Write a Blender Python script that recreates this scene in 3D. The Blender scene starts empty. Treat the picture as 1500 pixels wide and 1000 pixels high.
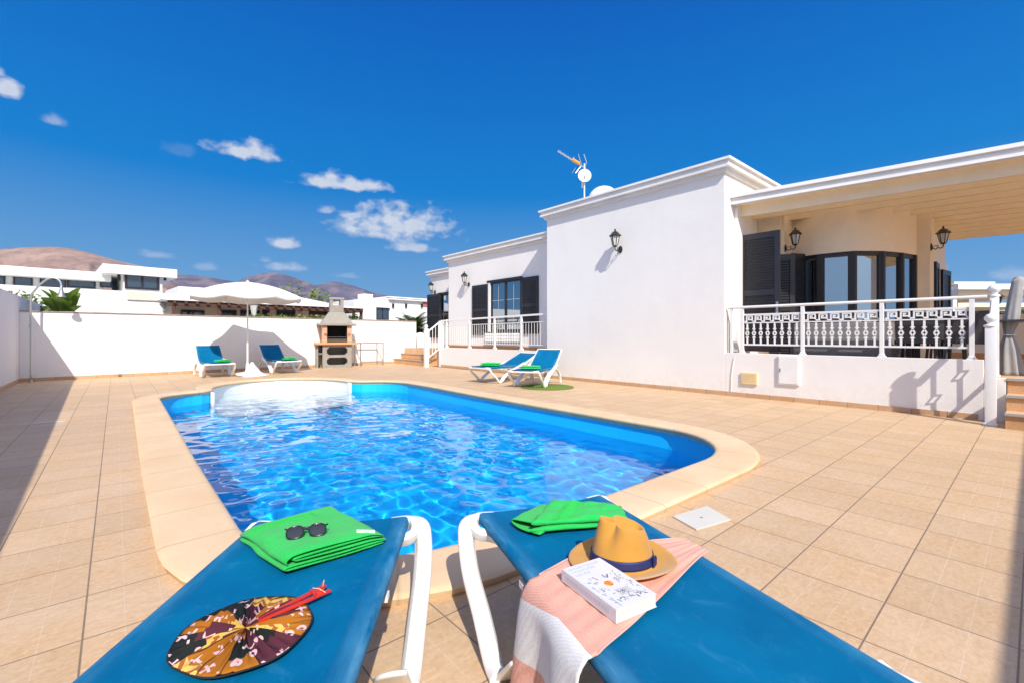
import bpy, bmesh, math, random
import numpy as np
from mathutils import Vector, Matrix
random.seed(7); rng = np.random.default_rng(11)
R_ = math.radians
C = bpy.context.scene.collection
SC = bpy.context.scene
EXPO = 0.52
CLOUD_A, CLOUD_B = (5.9, 6.1, 6.5), (3.9, 4.3, 5.2)
CLOUDS = [(10.9, 19.1, 3.9, 1.31, 1), (20.7, 17.1, 5.76, 1.31, 1), (26.6, 12.6, 8.0, 3.17, 1), (29.5, 12.9, 5.07, 1.64, 0.95), (24.6, 11.9, 4.39, 1.53, 0.85), (21.6, 13.8, 2.14, 0.87, 0.8), (19.0, 14.1, 1.17, 0.76, 0.6), (28.8, 10.4, 3.61, 0.98, 0.8), (14.2, 10.1, 2.14, 0.98, 0.95), (14.6, 7.5, 2.74, 0.87, 0.6), (3.0, 7.8, 1.46, 0.66, 0.45), (12.6, 8.2, 0.88, 0.66, 0.5), (7.3, 7.0, 1.27, 0.66, 0.4), (-6.8, 19.9, 0.88, 1.31, 0.9), (-7.3, 20.9, 0.49, 0.66, 0.7), (-4.2, 18.3, 0.98, 0.76, 0.5), (5.0, 18.0, 1.66, 0.98, 0.15), (88.6, 5.0, 2.14, 0.87, 0.45), (20.9, 6.9, 1.86, 0.66, 0.35)]

SKY = [(2.1, 3.4, 4.9), (1.05, 2.6, 4.7), (.0, 1.48, 4.45), (.0, .74, 3.5)]

SUN_FILL = (7.6, 6.9, 6.2)
# ------------------------------------------------------------ camera
cam = bpy.data.cameras.new('camera'); cam.lens = 16.03; cam.sensor_width = 36; cam.shift_y = -0.006
cam.clip_start = 0.02; cam.clip_end = 30000
camo = bpy.data.objects.new('camera', cam); C.objects.link(camo)
camo.location = (0, 0, 1.1); camo.rotation_euler = (R_(90), 0, -R_(41.015)); SC.camera = camo
SC.view_settings.view_transform = 'Standard'; SC.view_settings.look = 'None'
SC.view_settings.gamma = 1; SC.view_settings.exposure = EXPO
# ------------------------------------------------------------ sun + sky
KX, KY = 0.485, 1.05                      # horizontal travel of a ray per metre of drop
sd = Vector((KX, KY, -1)).normalized()
SUN_EL = math.asin(-sd.z); SUN_AZ = math.atan2(-sd.x, -sd.y)       # azimuth clockwise from +Y
sun = bpy.data.lights.new('sun', 'SUN'); sun.energy = 3.8; sun.angle = R_(0.53); sun.color = (1, 0.94, 0.85)
suno = bpy.data.objects.new('sun', sun); C.objects.link(suno)
suno.rotation_euler = sd.to_track_quat('-Z', 'Y').to_euler(); suno.location = (-3, -6, 9)
sun.cycles.is_caustics_light = True
world = bpy.data.worlds.new('World'); SC.world = world; world.use_nodes = True

class NT:
    """small node-tree helper"""
    def __init__(s, tree): s.t = tree; s.t.nodes.clear()
    def n(s, typ, ins=None, **kw):
        nd = s.t.nodes.new(typ)
        for k, v in kw.items(): setattr(nd, k, v)
        for k, v in (ins or {}).items():
            so = nd.inputs[k]
            if isinstance(v, bpy.types.NodeSocket): s.t.links.new(v, so)
            elif isinstance(v, bpy.types.Node): s.t.links.new(v.outputs[0], so)
            else: so.default_value = v
        return nd
    def math(s, op, a, b=0.0, c=None, clamp=False):
        nd = s.n('ShaderNodeMath', operation=op, use_clamp=clamp)
        for i, v in enumerate((a, b) if c is None else (a, b, c)):
            if isinstance(v, (bpy.types.NodeSocket,)): s.t.links.new(v, nd.inputs[i])
            elif isinstance(v, bpy.types.Node): s.t.links.new(v.outputs[0], nd.inputs[i])
            else: nd.inputs[i].default_value = v
        return nd.outputs[0]
    def ramp(s, fac, stops, interp='LINEAR'):
        nd = s.n('ShaderNodeValToRGB', {'Fac': fac}); cr = nd.color_ramp; cr.interpolation = interp
        while len(cr.elements) < len(stops): cr.elements.new(0.5)
        for e, (p, c) in zip(cr.elements, stops):
            e.position = p; e.color = (c, c, c, 1) if isinstance(c, (int, float)) else tuple(c) + (1,)
        return nd.outputs['Color']
    def mix(s, fac, a, b, mode='MIX'):
        nd = s.n('ShaderNodeMix', data_type='RGBA', blend_type=mode)
        for i, v in ((0, fac), (6, a), (7, b)):
            if isinstance(v, bpy.types.NodeSocket): s.t.links.new(v, nd.inputs[i])
            elif isinstance(v, (tuple, list)): nd.inputs[i].default_value = tuple(v) + ((1,) if len(v) == 3 else ())
            else: nd.inputs[i].default_value = v
        return nd.outputs[2]
    def noise(s, vec, scale, detail=4, rough=0.55, out=0, dist=0.0):
        nd = s.n('ShaderNodeTexNoise', {'Vector': vec, 'Scale': scale, 'Detail': detail, 'Roughness': rough, 'Distortion': dist})
        return nd.outputs[out]

def build_world():
    w = NT(world.node_tree)
    sky = w.n('ShaderNodeTexSky', sky_type='NISHITA', sun_disc=False, sun_elevation=SUN_EL, sun_rotation=SUN_AZ,
              altitude=1200, air_density=1.0, dust_density=0.25, ozone_density=3.0)
    col = w.n('ShaderNodeHueSaturation', {'Hue': 0.497, 'Saturation': 1.22, 'Value': 0.95, 'Color': sky.outputs[0]}).outputs[0]
    tc = w.n('ShaderNodeTexCoord')
    sep = w.n('ShaderNodeSeparateXYZ', {0: tc.outputs['Generated']})
    # cloud space: bearing and height above horizon of the view direction, in degrees
    az = w.math('MULTIPLY', w.math('ARCTAN2', sep.outputs[0], sep.outputs[1]), 180 / math.pi)
    el = w.math('MULTIPLY', w.math('ARCSINE', sep.outputs[2]), 180 / math.pi)
    vec = w.n('ShaderNodeCombineXYZ', {0: az, 1: w.math('MULTIPLY', el, 1.35), 2: 0.0}).outputs[0]
    n1 = w.noise(vec, 0.50, 7, 0.52); n2 = w.noise(vec, 0.22, 3, 0.5)
    warp = w.math('SUBTRACT', w.math('ADD', w.math('MULTIPLY', n1, 1.3), w.math('MULTIPLY', n2, 0.7)), 1.0)
    total = None
    for (a0, e0, ra, re, st) in CLOUDS:
        dx = w.math('DIVIDE', w.math('SUBTRACT', az, a0), ra)
        de = w.math('DIVIDE', w.math('SUBTRACT', el, e0), re)
        # flatter underside: heights below the centre count more
        de = w.math('MULTIPLY', de, w.math('ADD', 1.0, w.math('LESS_THAN', de, 0.0)))
        d = w.math('SQRT', w.math('ADD', w.math('MULTIPLY', dx, dx), w.math('MULTIPLY', de, de)))
        m = w.math('SUBTRACT', 1.0, d)
        m = w.math('ADD', w.math('MULTIPLY', m, 1.1), w.math('MULTIPLY', warp, 1.75))
        m = w.math('MULTIPLY', w.math('MULTIPLY', m, 1.35, clamp=True), st)
        total = m if total is None else w.math('MAXIMUM', total, m)
    fac = w.math('SMOOTH_MIN', total, 0.93, 0.1) if False else w.math('MINIMUM', total, 0.92)
    haze = w.ramp(w.math('DIVIDE', el, 60.0, clamp=True), [(0.0, SKY[0]), (0.10, SKY[1]), (0.28, SKY[2]), (0.62, SKY[3])])
    col = w.mix(0.985, col, w.mix(1.0, haze, (1, 1, 1)) if False else haze)
    dens = w.math('POWER', fac, 1.3)
    cl = w.mix(w.noise(vec, 0.9, 3), CLOUD_A, CLOUD_B)
    col = w.mix(dens, col, cl)
    # broad sun-side sky glow, added out of view to lift the shade
    dt = w.n('ShaderNodeVectorMath', {0: tc.outputs['Generated'], 1: tuple(-sd)}, operation='DOT_PRODUCT').outputs['Value']
    gl = w.math('POWER', w.math('MAXIMUM', dt, 0.0), 1.4)
    col = w.mix(gl, col, SUN_FILL, 'ADD')
    bg = w.n('ShaderNodeBackground', {'Color': col, 'Strength': 0.10})
    o = w.n('ShaderNodeOutputWorld'); w.t.links.new(bg.outputs[0], o.inputs[0])
build_world()

# ------------------------------------------------------------ pixel rays -> real points (1500x1000 photo, camera at the origin, eye 1.1 m)
FX = 668.0; CA, SA = math.cos(R_(41.015)), math.sin(R_(41.015))
def at(px, py, D):
    L = (px - 750) / FX * D
    return Vector((D * SA + L * CA, D * CA - L * SA, 1.1 - (py - 491) / FX * D))
def gz(px, py, z=0.0): return at(px, py, FX * (1.1 - z) / (py - 491))
def onX(px, py, X):
    t = (px - 750) / FX; return at(px, py, X / (SA + t * CA))
def onY(px, py, Y):
    t = (px - 750) / FX; return at(px, py, Y / (CA - t * SA))
# ------------------------------------------------------------ materials
MATS = {}
def mat(name, col=(.8, .8, .8), rough=.6, metal=0.0, bump=0.0, bscale=60, var=0.0, vscale=4, spec=0.5, sheen=0.0, fn=None, coat=0.0):
    if name in MATS: return MATS[name]
    m = bpy.data.materials.new(name); m.use_nodes = True; t = NT(m.node_tree)
    tc = t.n('ShaderNodeTexCoord').outputs['Object']
    p = t.n('ShaderNodeBsdfPrincipled', {'Base Color': tuple(col) + (1,), 'Roughness': rough, 'Metallic': metal, 'Specular IOR Level': spec, 'Sheen Weight': sheen, 'Coat Weight': coat})
    o = t.n('ShaderNodeOutputMaterial'); t.t.links.new(p.outputs[0], o.inputs[0])
    if var:
        f = t.ramp(t.noise(tc, vscale, 6, 0.6), [(0.3, 1 - var), (0.7, 1 + var * 0.4)])
        c = t.mix(1.0, tuple(col), f, 'MULTIPLY'); t.t.links.new(c, p.inputs['Base Color'])
    if bump:
        b = t.n('ShaderNodeBump', {'Strength': 1.0, 'Distance': bump, 'Height': t.noise(tc, bscale, 5, 0.6)})
        t.t.links.new(b.outputs[0], p.inputs['Normal'])
    if fn: fn(t, p, tc)
    MATS[name] = m; return m

def lk(t, a, b): t.t.links.new(a, b)
def tile_fn(sx, sy, ox, oy, base, base2, grout, gw=0.006, sub=True, axes=(0, 1)):
    def fn(t, p, tc):
        geo = t.n('ShaderNodeNewGeometry'); s = t.n('ShaderNodeSeparateXYZ', {0: geo.outputs['Position']})
        u = t.math('DIVIDE', t.math('SUBTRACT', s.outputs[axes[0]], ox), sx); v = t.math('DIVIDE', t.math('SUBTRACT', s.outputs[axes[1]], oy), sy)
        def edge(q, w):                          # 1 in the joint
            f = t.math('FRACT', q); d = t.math('MINIMUM', f, t.math('SUBTRACT', 1.0, f))
            return t.math('SUBTRACT', 1.0, t.math('SMOOTHSTEP' if False else 'MULTIPLY', d, 1.0 / w, clamp=True))
        def sm(q, w):
            e = edge(q, w); return t.n('ShaderNodeMapRange', {'Value': e, 'From Min': 0.15, 'From Max': 0.75}, interpolation_type='SMOOTHSTEP').outputs[0]
        joint = t.math('MAXIMUM', sm(u, gw / sx), sm(v, gw / sy))
        cell = t.n('ShaderNodeCombineXYZ', {0: t.math('FLOOR', u), 1: t.math('FLOOR', v), 2: 0.0}).outputs[0]
        wn = t.n('ShaderNodeTexWhiteNoise', {'Vector': cell}, noise_dimensions='3D')
        off = t.n('ShaderNodeVectorMath', {0: geo.outputs['Position'], 1: t.n('ShaderNodeVectorMath', {0: wn.outputs['Color'], 'Scale': 7.0}, operation='SCALE').outputs[0]}, operation='ADD').outputs[0]
        st = t.n('ShaderNodeMapping', {'Vector': off, 'Scale': (1.0, 2.0, 1.0)}).outputs[0]
        n1 = t.noise(st, 24, 9, 0.76, dist=0.5); n2 = t.noise(off, 60, 4, 0.7); n3 = t.noise(off, 3.0, 3, 0.5)
        c = t.mix(t.ramp(n1, [(0.40, 0.0), (0.66, 1.0)]), base, base2)
        c = t.mix(t.ramp(n2, [(0.40, 0.24), (0.60, 0.0)]), c, tuple(x * 0.66 for x in base2))
        c = t.mix(t.ramp(n3, [(0.4, 0.0), (0.8, 0.22)]), c, (0.70, 0.60, 0.50))
        br = t.math('ADD', 0.94, t.math('MULTIPLY', wn.outputs['Value'], 0.12))
        c = t.mix(1.0, c, t.n('ShaderNodeCombineColor', {0: br, 1: br, 2: br}).outputs[0], 'MULTIPLY')
        if sub:                                  # faint mock joints pressed into each tile
            l = t.math('MAXIMUM', sm(t.math('MULTIPLY', u, 3.0), 0.022), sm(t.math('MULTIPLY', v, 3.0), 0.022))
            l = t.math('MULTIPLY', t.math('MULTIPLY', l, 0.6), t.ramp(t.noise(off, 14, 3), [(0.35, 0.3), (0.6, 1.0)]))
            c = t.mix(l, c, (0.66, 0.55, 0.44))
        big = t.noise(geo.outputs['Position'], 0.8, 4, 0.6)
        gcol = t.mix(t.noise(geo.outputs['Position'], 30, 3), grout, tuple(x * 0.55 for x in grout))
        c = t.mix(joint, c, gcol)
        c = t.mix(t.ramp(big, [(0.35, 0.12), (0.65, 0.0)]), c, (0.3, 0.24, 0.18))
        lk(t, c, p.inputs['Base Color'])
        lk(t, t.math('ADD', 0.5, t.math('MULTIPLY', n1, 0.2)), p.inputs['Roughness'])
        h = t.math('SUBTRACT', t.math('MULTIPLY', n2, 0.12), joint)
        lk(t, t.n('ShaderNodeBump', {'Strength': 0.6, 'Distance': 0.0025, 'Height': h}).outputs[0], p.inputs['Normal'])
    return fn
M_floor = mat('floor_tile', fn=tile_fn(.355, .371, -.09, .41, (.645, .45, .26), (.55, .345, .18), (.30, .21, .14), gw=.0052), spec=.35)
M_terr = mat('terrace_tile', fn=tile_fn(.355, .371, -.09, .41, (.72, .46, .26), (.64, .36, .17), (.32, .21, .13)), spec=.35)
M_skirt = mat('skirting_tile', fn=tile_fn(.37, .37, .0, .05, (.62, .38, .20), (.50, .28, .13), (.26, .17, .10), sub=False), spec=.3)
M_step = mat('step_tile', fn=tile_fn(.37, .37, .0, .05, (.66, .38, .17), (.52, .27, .10), (.30, .19, .10), sub=False), spec=.3)
def plaster_fn(t, p, tc):
    g = t.n('ShaderNodeNewGeometry').outputs['Position']
    n = t.noise(g, 0.7, 6, 0.65); s = t.n('ShaderNodeMapping', {'Vector': g, 'Scale': (3, 3, 0.25)}).outputs[0]
    st = t.ramp(t.noise(s, 1.3, 6, 0.65), [(0.52, 0.0), (0.85, 0.12)])
    c = t.mix(t.ramp(n, [(0.35, 0.0), (0.8, 1.0)]), (.83, .81, .775), (.77, .75, .72)); c = t.mix(st, c, (.6, .58, .54))
    gs = t.n('ShaderNodeSeparateXYZ', {0: g}); low = t.ramp(gs.outputs[2], [(0.08, 1.0), (0.45, 0.0)]); spl = t.math('MULTIPLY', low, t.ramp(t.noise(g, 9, 7, 0.7), [(0.45, 0.0), (0.7, 0.35)])); c = t.mix(spl, c, (.62, .52, .40))
    c = t.mix(t.ramp(t.noise(g, 5, 8, 0.75, dist=2.0), [(0.66, 0.0), (0.72, 0.14)]), c, (.55, .54, .52))
    lk(t, c, p.inputs['Base Color'])
    h = t.math('ADD', t.noise(g, 45, 4, 0.6), t.math('MULTIPLY', t.noise(g, 3, 2), 2.0))
    lk(t, t.n('ShaderNodeBump', {'Strength': 0.5, 'Distance': 0.004, 'Height': h}).outputs[0], p.inputs['Normal'])
M_white = mat('white_plaster', (.8, .8, .79), .85, spec=.2, fn=plaster_fn)
M_paint = mat('white_paint', (.80, .80, .78), .45, bump=.0008, bscale=30, var=.05, vscale=5)
M_cream = mat('cream_board', (.88, .74, .53), .6, bump=.001, bscale=25, var=.06, vscale=3)
M_trim = mat('white_trim', (.80, .795, .78), .7, bump=.002, bscale=20, var=.08, vscale=2)
M_rail = mat('white_rail', (.82, .82, .80), .35, var=.04, vscale=8)
M_dark = mat('dark_shutter', (.022, .021, .026), .38, var=.2, vscale=5)
M_iron = mat('black_iron', (.018, .018, .02), .42, bump=.0006, bscale=120)
M_glass = mat('window_glass', (.36, .40, .43), .02, metal=1.0)
M_lamp = mat('lamp_glass', (.62, .60, .55), .25, var=.1, vscale=20)
M_grey = mat('grey_metal', (.35, .35, .35), .4, metal=.6)
M_chrome = mat('brushed_steel', (.55, .55, .54), .35, metal=.9)
M_plastic = mat('white_resin', (.80, .80, .78), .32, var=.05, vscale=6, coat=.15)
def coping_fn(t, p, tc):
    g = t.n('ShaderNodeNewGeometry').outputs['Position']
    c = t.mix(t.ramp(t.noise(g, 1.6, 6, 0.6), [(0.35, 0.0), (0.68, 1.0)]), (.70, .53, .34), (.62, .43, .25))
    c = t.mix(t.ramp(t.noise(g, 22, 6, 0.7), [(0.5, 0.0), (0.8, 0.3)]), c, (.55, .38, .22))
    u = t.n('ShaderNodeUVMap').outputs[0]; s = t.n('ShaderNodeSeparateXYZ', {0: u})
    f = t.math('FRACT', s.outputs[0]); d = t.math('MINIMUM', f, t.math('SUBTRACT', 1.0, f))
    j = t.math('SUBTRACT', 1.0, t.math('DIVIDE', d, 0.022), clamp=True)
    c = t.mix(t.math('MULTIPLY', j, 0.62), c, (.42, .29, .17))
    w = t.n('ShaderNodeTexWhiteNoise', {'W': t.math('FLOOR', s.outputs[0])}, noise_dimensions='1D').outputs['Value']
    c = t.mix(t.math('MULTIPLY', w, 0.22), c, (.80, .58, .36))
    lk(t, c, p.inputs['Base Color'])
    h = t.math('SUBTRACT', t.noise(g, 35, 4), j)
    lk(t, t.n('ShaderNodeBump', {'Strength': 0.5, 'Distance': 0.003, 'Height': h}).outputs[0], p.inputs['Normal'])
M_coping = mat('coping_stone', rough=.75, spec=.25, fn=coping_fn)
def grout_fn(t, p, tc): pass
M_pool = mat('pool_paint', (.004, .50, .93), .5, var=.12, vscale=.6)
M_poolw = mat('pool_step_paint', (.74, .80, .82), .55, var=.05, vscale=1)
# ------------------------------------------------------------ mesh helpers
def MB(): return bmesh.new()
def obj(name, bm, m, parent=None, smooth=False, loc=None, fix=True):
    me = bpy.data.meshes.new(name)
    if fix: bmesh.ops.recalc_face_normals(bm, faces=bm.faces[:])
    bm.to_mesh(me); bm.free(); me.materials.append(m)
    if smooth:
        me.shade_smooth()
        if smooth is not True: me.set_sharp_from_angle(angle=R_(smooth))
    o = bpy.data.objects.new(name, me); C.objects.link(o)
    if parent: o.parent = parent
    if loc is not None: o.location = loc
    return o
def thicken(o, t, off=-1):
    m = o.modifiers.new('thickness', 'SOLIDIFY'); m.thickness = t; m.offset = off; m.use_rim = True; return o
def tag(o, label=None, cat=None, group=None, kind=None):
    if label: o['label'] = label
    if cat: o['category'] = cat
    if group: o['group'] = group
    if kind: o['kind'] = kind
    return o
def thing(name, label, cat, loc=(0, 0, 0), rz=0.0, group=None):
    o = bpy.data.objects.new(name, None); C.objects.link(o); o.empty_display_size = .1
    o.location = loc; o.rotation_euler = (0, 0, rz); return tag(o, label, cat, group)
def copy_tree(o, parent=None):
    c = o.copy(); C.objects.link(c); c.parent = parent
    for ch in list(o.children): copy_tree(ch, c)
    return c
def box(bm, x0, x1, y0, y1, z0, z1, M=None, bev=0.0):
    vs = [bm.verts.new((x, y, z)) for x in (x0, x1) for y in (y0, y1) for z in (z0, z1)]
    if M is not None:
        for v in vs: v.co = M @ v.co
    fs = [bm.faces.new([vs[i] for i in q]) for q in ((0, 1, 3, 2), (4, 6, 7, 5), (0, 4, 5, 1), (2, 3, 7, 6), (0, 2, 6, 4), (1, 5, 7, 3))]
    if bev:
        es = list({e for f in fs for e in f.edges})
        bmesh.ops.bevel(bm, geom=es, offset=bev, segments=2, affect='EDGES', profile=.6)
def bar(bm, a, b, w, h, up=(0, 0, 1), bev=0.0):
    a, b = Vector(a), Vector(b); d = (b - a); L = d.length; d.normalize(); up = Vector(up)
    s = d.cross(up)
    if s.length < 1e-4: s = d.cross(Vector((1, 0, 0)))
    s.normalize(); u = s.cross(d)
    M = Matrix((( *[0]*0, d.x, s.x, u.x, a.x), (d.y, s.y, u.y, a.y), (d.z, s.z, u.z, a.z), (0, 0, 0, 1)))
    box(bm, 0, L, -w / 2, w / 2, -h / 2, h / 2, M, bev)
def tube(bm, pts, r, seg=8, close=False, caps=True, sq=None):
    """swept tube; r number or list; sq=(w,h) gives a rounded flat section"""
    pts = [Vector(p) for p in pts]; n = len(pts); rings = []; prev = None
    for i, p in enumerate(pts):
        if close: d = pts[(i + 1) % n] - pts[i - 1]
        else: d = pts[min(i + 1, n - 1)] - pts[max(i - 1, 0)]
        d.normalize()
        if prev is None:
            u = Vector((0, 0, 1)) if abs(d.z) < .9 else Vector((1, 0, 0)); s = d.cross(u).normalized()
        else:
            s = prev - d * prev.dot(d); s.normalize()
        prev = s; u = s.cross(d); rr = r[i] if isinstance(r, (list, tuple)) else r
        ring = []
        for k in range(seg):
            A = 2 * math.pi * k / seg; ca, sa = math.cos(A), math.sin(A)
            if sq:
                q = sq[i] if isinstance(sq, list) else sq
                e = .45; ca = math.copysign(abs(ca) ** e, ca) * q[0] / 2; sa = math.copysign(abs(sa) ** e, sa) * q[1] / 2
                ring.append(bm.verts.new(p + s * ca + u * sa))
            else: ring.append(bm.verts.new(p + (s * ca + u * sa) * rr))
        rings.append(ring)
    for i in range(n if close else n - 1):
        a, b = rings[i], rings[(i + 1) % n]
        for k in range(seg): bm.faces.new((a[k], a[(k + 1) % seg], b[(k + 1) % seg], b[k]))
    if caps and not close:
        bm.faces.new(rings[0][::-1]); bm.faces.new(rings[-1])
def lathe(bm, prof, c=(0, 0, 0), seg=24, M=None):
    c = Vector(c); rings = []
    for r, z in prof:
        ring = [bm.verts.new(c + Vector((max(r, .0005) * math.cos(2 * math.pi * k / seg), max(r, .0005) * math.sin(2 * math.pi * k / seg), z))) for k in range(seg)]
        if M is not None:
            for v in ring: v.co = M @ v.co
        rings.append(ring)
    for a, b in zip(rings, rings[1:]):
        for k in range(seg): bm.faces.new((a[k], a[(k + 1) % seg], b[(k + 1) % seg], b[k]))
    bm.faces.new(rings[0][::-1]); bm.faces.new(rings[-1])
def prism(bm, poly, z0, z1, M=None):
    a = [bm.verts.new((x, y, z0)) for x, y in poly]; b = [bm.verts.new((x, y, z1)) for x, y in poly]
    if M is not None:
        for v in a + b: v.co = M @ v.co
    n = len(poly)
    for i in range(n): bm.faces.new((a[i], a[(i + 1) % n], b[(i + 1) % n], b[i]))
    bm.faces.new(a[::-1]); bm.faces.new(b)
def crom(pts, k=4, close=True):
    P = [Vector(p) for p in pts]; n = len(P); out = []
    for i in range(n if close else n - 1):
        if close: p0, p1, p2, p3 = P[i - 1], P[i], P[(i + 1) % n], P[(i + 2) % n]
        else: p0, p1, p2, p3 = P[max(i - 1, 0)], P[i], P[i + 1], P[min(i + 2, n - 1)]
        for j in range(k):
            t = j / k
            out.append(0.5 * ((2 * p1) + (p2 - p0) * t + (2 * p0 - 5 * p1 + 4 * p2 - p3) * t * t + (3 * p1 - p0 - 3 * p2 + p3) * t ** 3))
    if not close: out.append(P[-1])
    return out
def zrot(a): return Matrix.Rotation(a, 4, 'Z')
def frame2(o, xdir):
    """matrix with origin o, local x along xdir (ground), z up"""
    x = Vector((xdir[0], xdir[1], 0)).normalized(); y = Vector((-x.y, x.x, 0)); o = Vector(o)
    return Matrix(((x.x, y.x, 0, o.x), (x.y, y.y, 0, o.y), (0, 0, 1, o.z if len(o) > 2 else 0), (0, 0, 0, 1)))
def dropper(bm):
    from mathutils.bvhtree import BVHTree
    tr = BVHTree.FromBMesh(bm)
    def f(p, lift=.0012):
        h = tr.ray_cast(Vector((p.x, p.y, 1.0)), Vector((0, 0, -1)))
        return Vector((p.x, p.y, (h[0].z if h[0] is not None else p.z) + lift))
    return f
# ------------------------------------------------------------ pool
def arcpts(cx, cy, r, a0, a1, n, ry=None):
    return [(cx + r * math.cos(R_(a0 + (a1 - a0) * i / n)), cy + (ry or r) * math.sin(R_(a0 + (a1 - a0) * i / n))) for i in range(n + 1)]
# counter-clockwise outline of the water (from the near left corner)
def outline(e):
    """pool outline grown outwards by e metres"""
    P = []
    P += arcpts(1.45, 2.85, .95 + e, 180, 262, 9)
    P += [(1.9, 1.86 - e), (2.7, 1.85 - e)]
    P += arcpts(3.75, 2.88, 1.04 + e, 272, 355, 10)
    P += [(4.80 + e, 3.4), (4.82 + e, 5.0), (4.86 + e, 6.6), (4.95 + e, 8.2)]
    P += arcpts(4.13, 9.15, .86 + e, 10, 78, 7, 1.1 + e)
    cx, cy, r = 2.76, 10.42, 1.35
    a = 4 if e < .1 else (18 if e < .3 else 24)
    P += arcpts(cx, cy, r + e, a, 180 - a, 22, 1.72 + e)
    P += arcpts(1.4, 9.55, .86 + e, 100, 172, 7)
    P += [(.54 - e, 8.6), (.52 - e, 6.5), (.50 - e, 4.6)]
    return P
def resample(P, n):
    P = [Vector((p[0], p[1], 0)) for p in P]; P.append(P[0]); L = [0]
    for a, b in zip(P, P[1:]): L.append(L[-1] + (b - a).length)
    out = []
    for i in range(n):
        s = L[-1] * i / n; j = max(k for k in range(len(L)) if L[k] <= s); j = min(j, len(P) - 2)
        out.append(P[j].lerp(P[j + 1], (s - L[j]) / max(L[j + 1] - L[j], 1e-6)))
    return out, L[-1]
INN = outline(0); OUT = outline(.36)
def signed_in(P, x, y):
    """numpy point in polygon"""
    inside = np.zeros(x.shape, bool); n = len(P); j = n - 1
    for i in range(n):
        xi, yi = P[i][:2]; xj, yj = P[j][:2]
        c = ((yi > y) != (yj > y)) & (x < (xj - xi) * (y - yi) / (yj - yi + 1e-12) + xi); inside ^= c; j = i
    return inside
# coping ring: same index = same place on both outlines
def coping():
    bm = MB(); uvl = bm.loops.layers.uv.new('UVMap')
    prof = [(.335, 0.0), (.345, .020), (.350, .034), (.340, .044), (.318, .050), (.18, .052), (.03, .055), (.004, .053), (-.012, .043), (-.016, .030), (-.010, .014), (.012, .008), (.03, -.03)]
    rings = []
    base = [outline(e) for e, z in [(0, 0)]][0]
    for e, z in prof: rings.append([bm.verts.new((x, y, z)) for x, y in outline(e)])
    n = len(base); L = [0]
    for i in range(n): L.append(L[-1] + math.dist(base[i], base[(i + 1) % n]))
    tot = L[-1]; k = round(tot / .52)
    for a, b in zip(rings, rings[1:]):
        for i in range(n):
            j = (i + 1) % n; f = bm.faces.new((a[i], a[j], b[j], b[i]))
            for lo, u in zip(f.loops, (L[i], L[i + 1], L[i + 1], L[i])): lo[uvl].uv = (u / tot * k, 0)
    return tag(obj('pool_coping', bm, M_coping, smooth=50), kind='structure')
coping()
def ringfill(name, hole, rect, z, m):
    bm = MB(); h = [bm.verts.new((x, y, z)) for x, y in hole]; r = [bm.verts.new((x, y, z)) for x, y in rect]
    es = [bm.edges.new((h[i], h[(i + 1) % len(h)])) for i in range(len(h))] + [bm.edges.new((r[i], r[(i + 1) % len(r)])) for i in range(len(r))]
    bmesh.ops.triangle_fill(bm, edges=es, use_beauty=True)
    for f in bm.faces:
        if f.normal.z < 0: f.normal_flip()
    return tag(obj(name, bm, m), kind='structure')
FR = [(-1.9, -3.2), (8.55, -3.2), (8.55, 3.78), (8.55, 14.4), (9.6, 14.4), (9.6, 17.0), (-1.9, 16.4)]
ringfill('tiled_floor', outline(.33), FR, 0.0, M_floor)
M_ground = mat('dry_ground', (.30, .24, .18), .95, bump=.02, bscale=3, var=.3, vscale=.5)
ringfill('ground', [(-2, -3.3), (8.7, -3.3), (8.7, 17.1), (-2, 16.5)], [(-9000, -9000), (9000, -9000), (9000, 9000), (-9000, 9000)], -0.02, M_ground)
# basin
WZ = -0.215
def basin():
    bm = MB(); P = outline(.035); top = [bm.verts.new((x, y, .006)) for x, y in P]; n = len(P)
    P2 = outline(.02); mid = [bm.verts.new((x, y, -1.15)) for x, y in P2]; P3 = outline(-.22); bot = [bm.verts.new((x, y, -1.35)) for x, y in P3]
    for a, b in ((top, mid), (mid, bot)):
        for i in range(n): bm.faces.new((a[i], b[i], b[(i + 1) % n], a[(i + 1) % n]))
    bm.faces.new(bot)
    bmesh.ops.recalc_face_normals(bm, faces=bm.faces[:])
    for f in bm.faces: f.normal_flip()
    return tag(obj('pool_basin', bm, M_pool, fix=False), kind='structure')
bas = basin()
# white entry steps in the round bay, with a white lining of the bay wall
def bay():
    bm = MB(); cx, cy = 2.76, 10.42
    a = 4; rx, ry = 1.37, 1.74
    A = arcpts(cx, cy, rx, a, 180 - a, 30, ry); n = len(A)
    t = [bm.verts.new((x, y, .004)) for x, y in A]; b = [bm.verts.new((x, y, -.42)) for x, y in A]
    for i in range(n - 1): bm.faces.new((t[i], t[i + 1], b[i + 1], b[i]))
    # cheeks at both ends of the bay
    for x0 in (A[0], A[-1]):
        sx = -1 if x0[0] > cx else 1
        box(bm, min(x0[0] - .005, x0[0] + sx * .05), max(x0[0] + .005, x0[0] + sx * .05), x0[1] - .14, x0[1] + .02, -.42, .002, bev=.01)
    zs = [-.40, -.66, -.92]; gs = [0.0, .34, .68]
    for z, g in zip(zs, gs):
        P = arcpts(cx, cy, rx - .01, 0, 180, 26, ry - .01); f = cy - .05 - g * .95
        front = arcpts(cx, f, rx - .02 - g * .1, 180, 360, 20, .26)
        poly = [(x, max(y, cy)) for x, y in P] + front[1:-1]
        prism(bm, [(x, y) for x, y in poly], z - .26, z)
    return tag(obj('pool_steps', bm, M_poolw, smooth=40), kind='structure')
bay()
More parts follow.
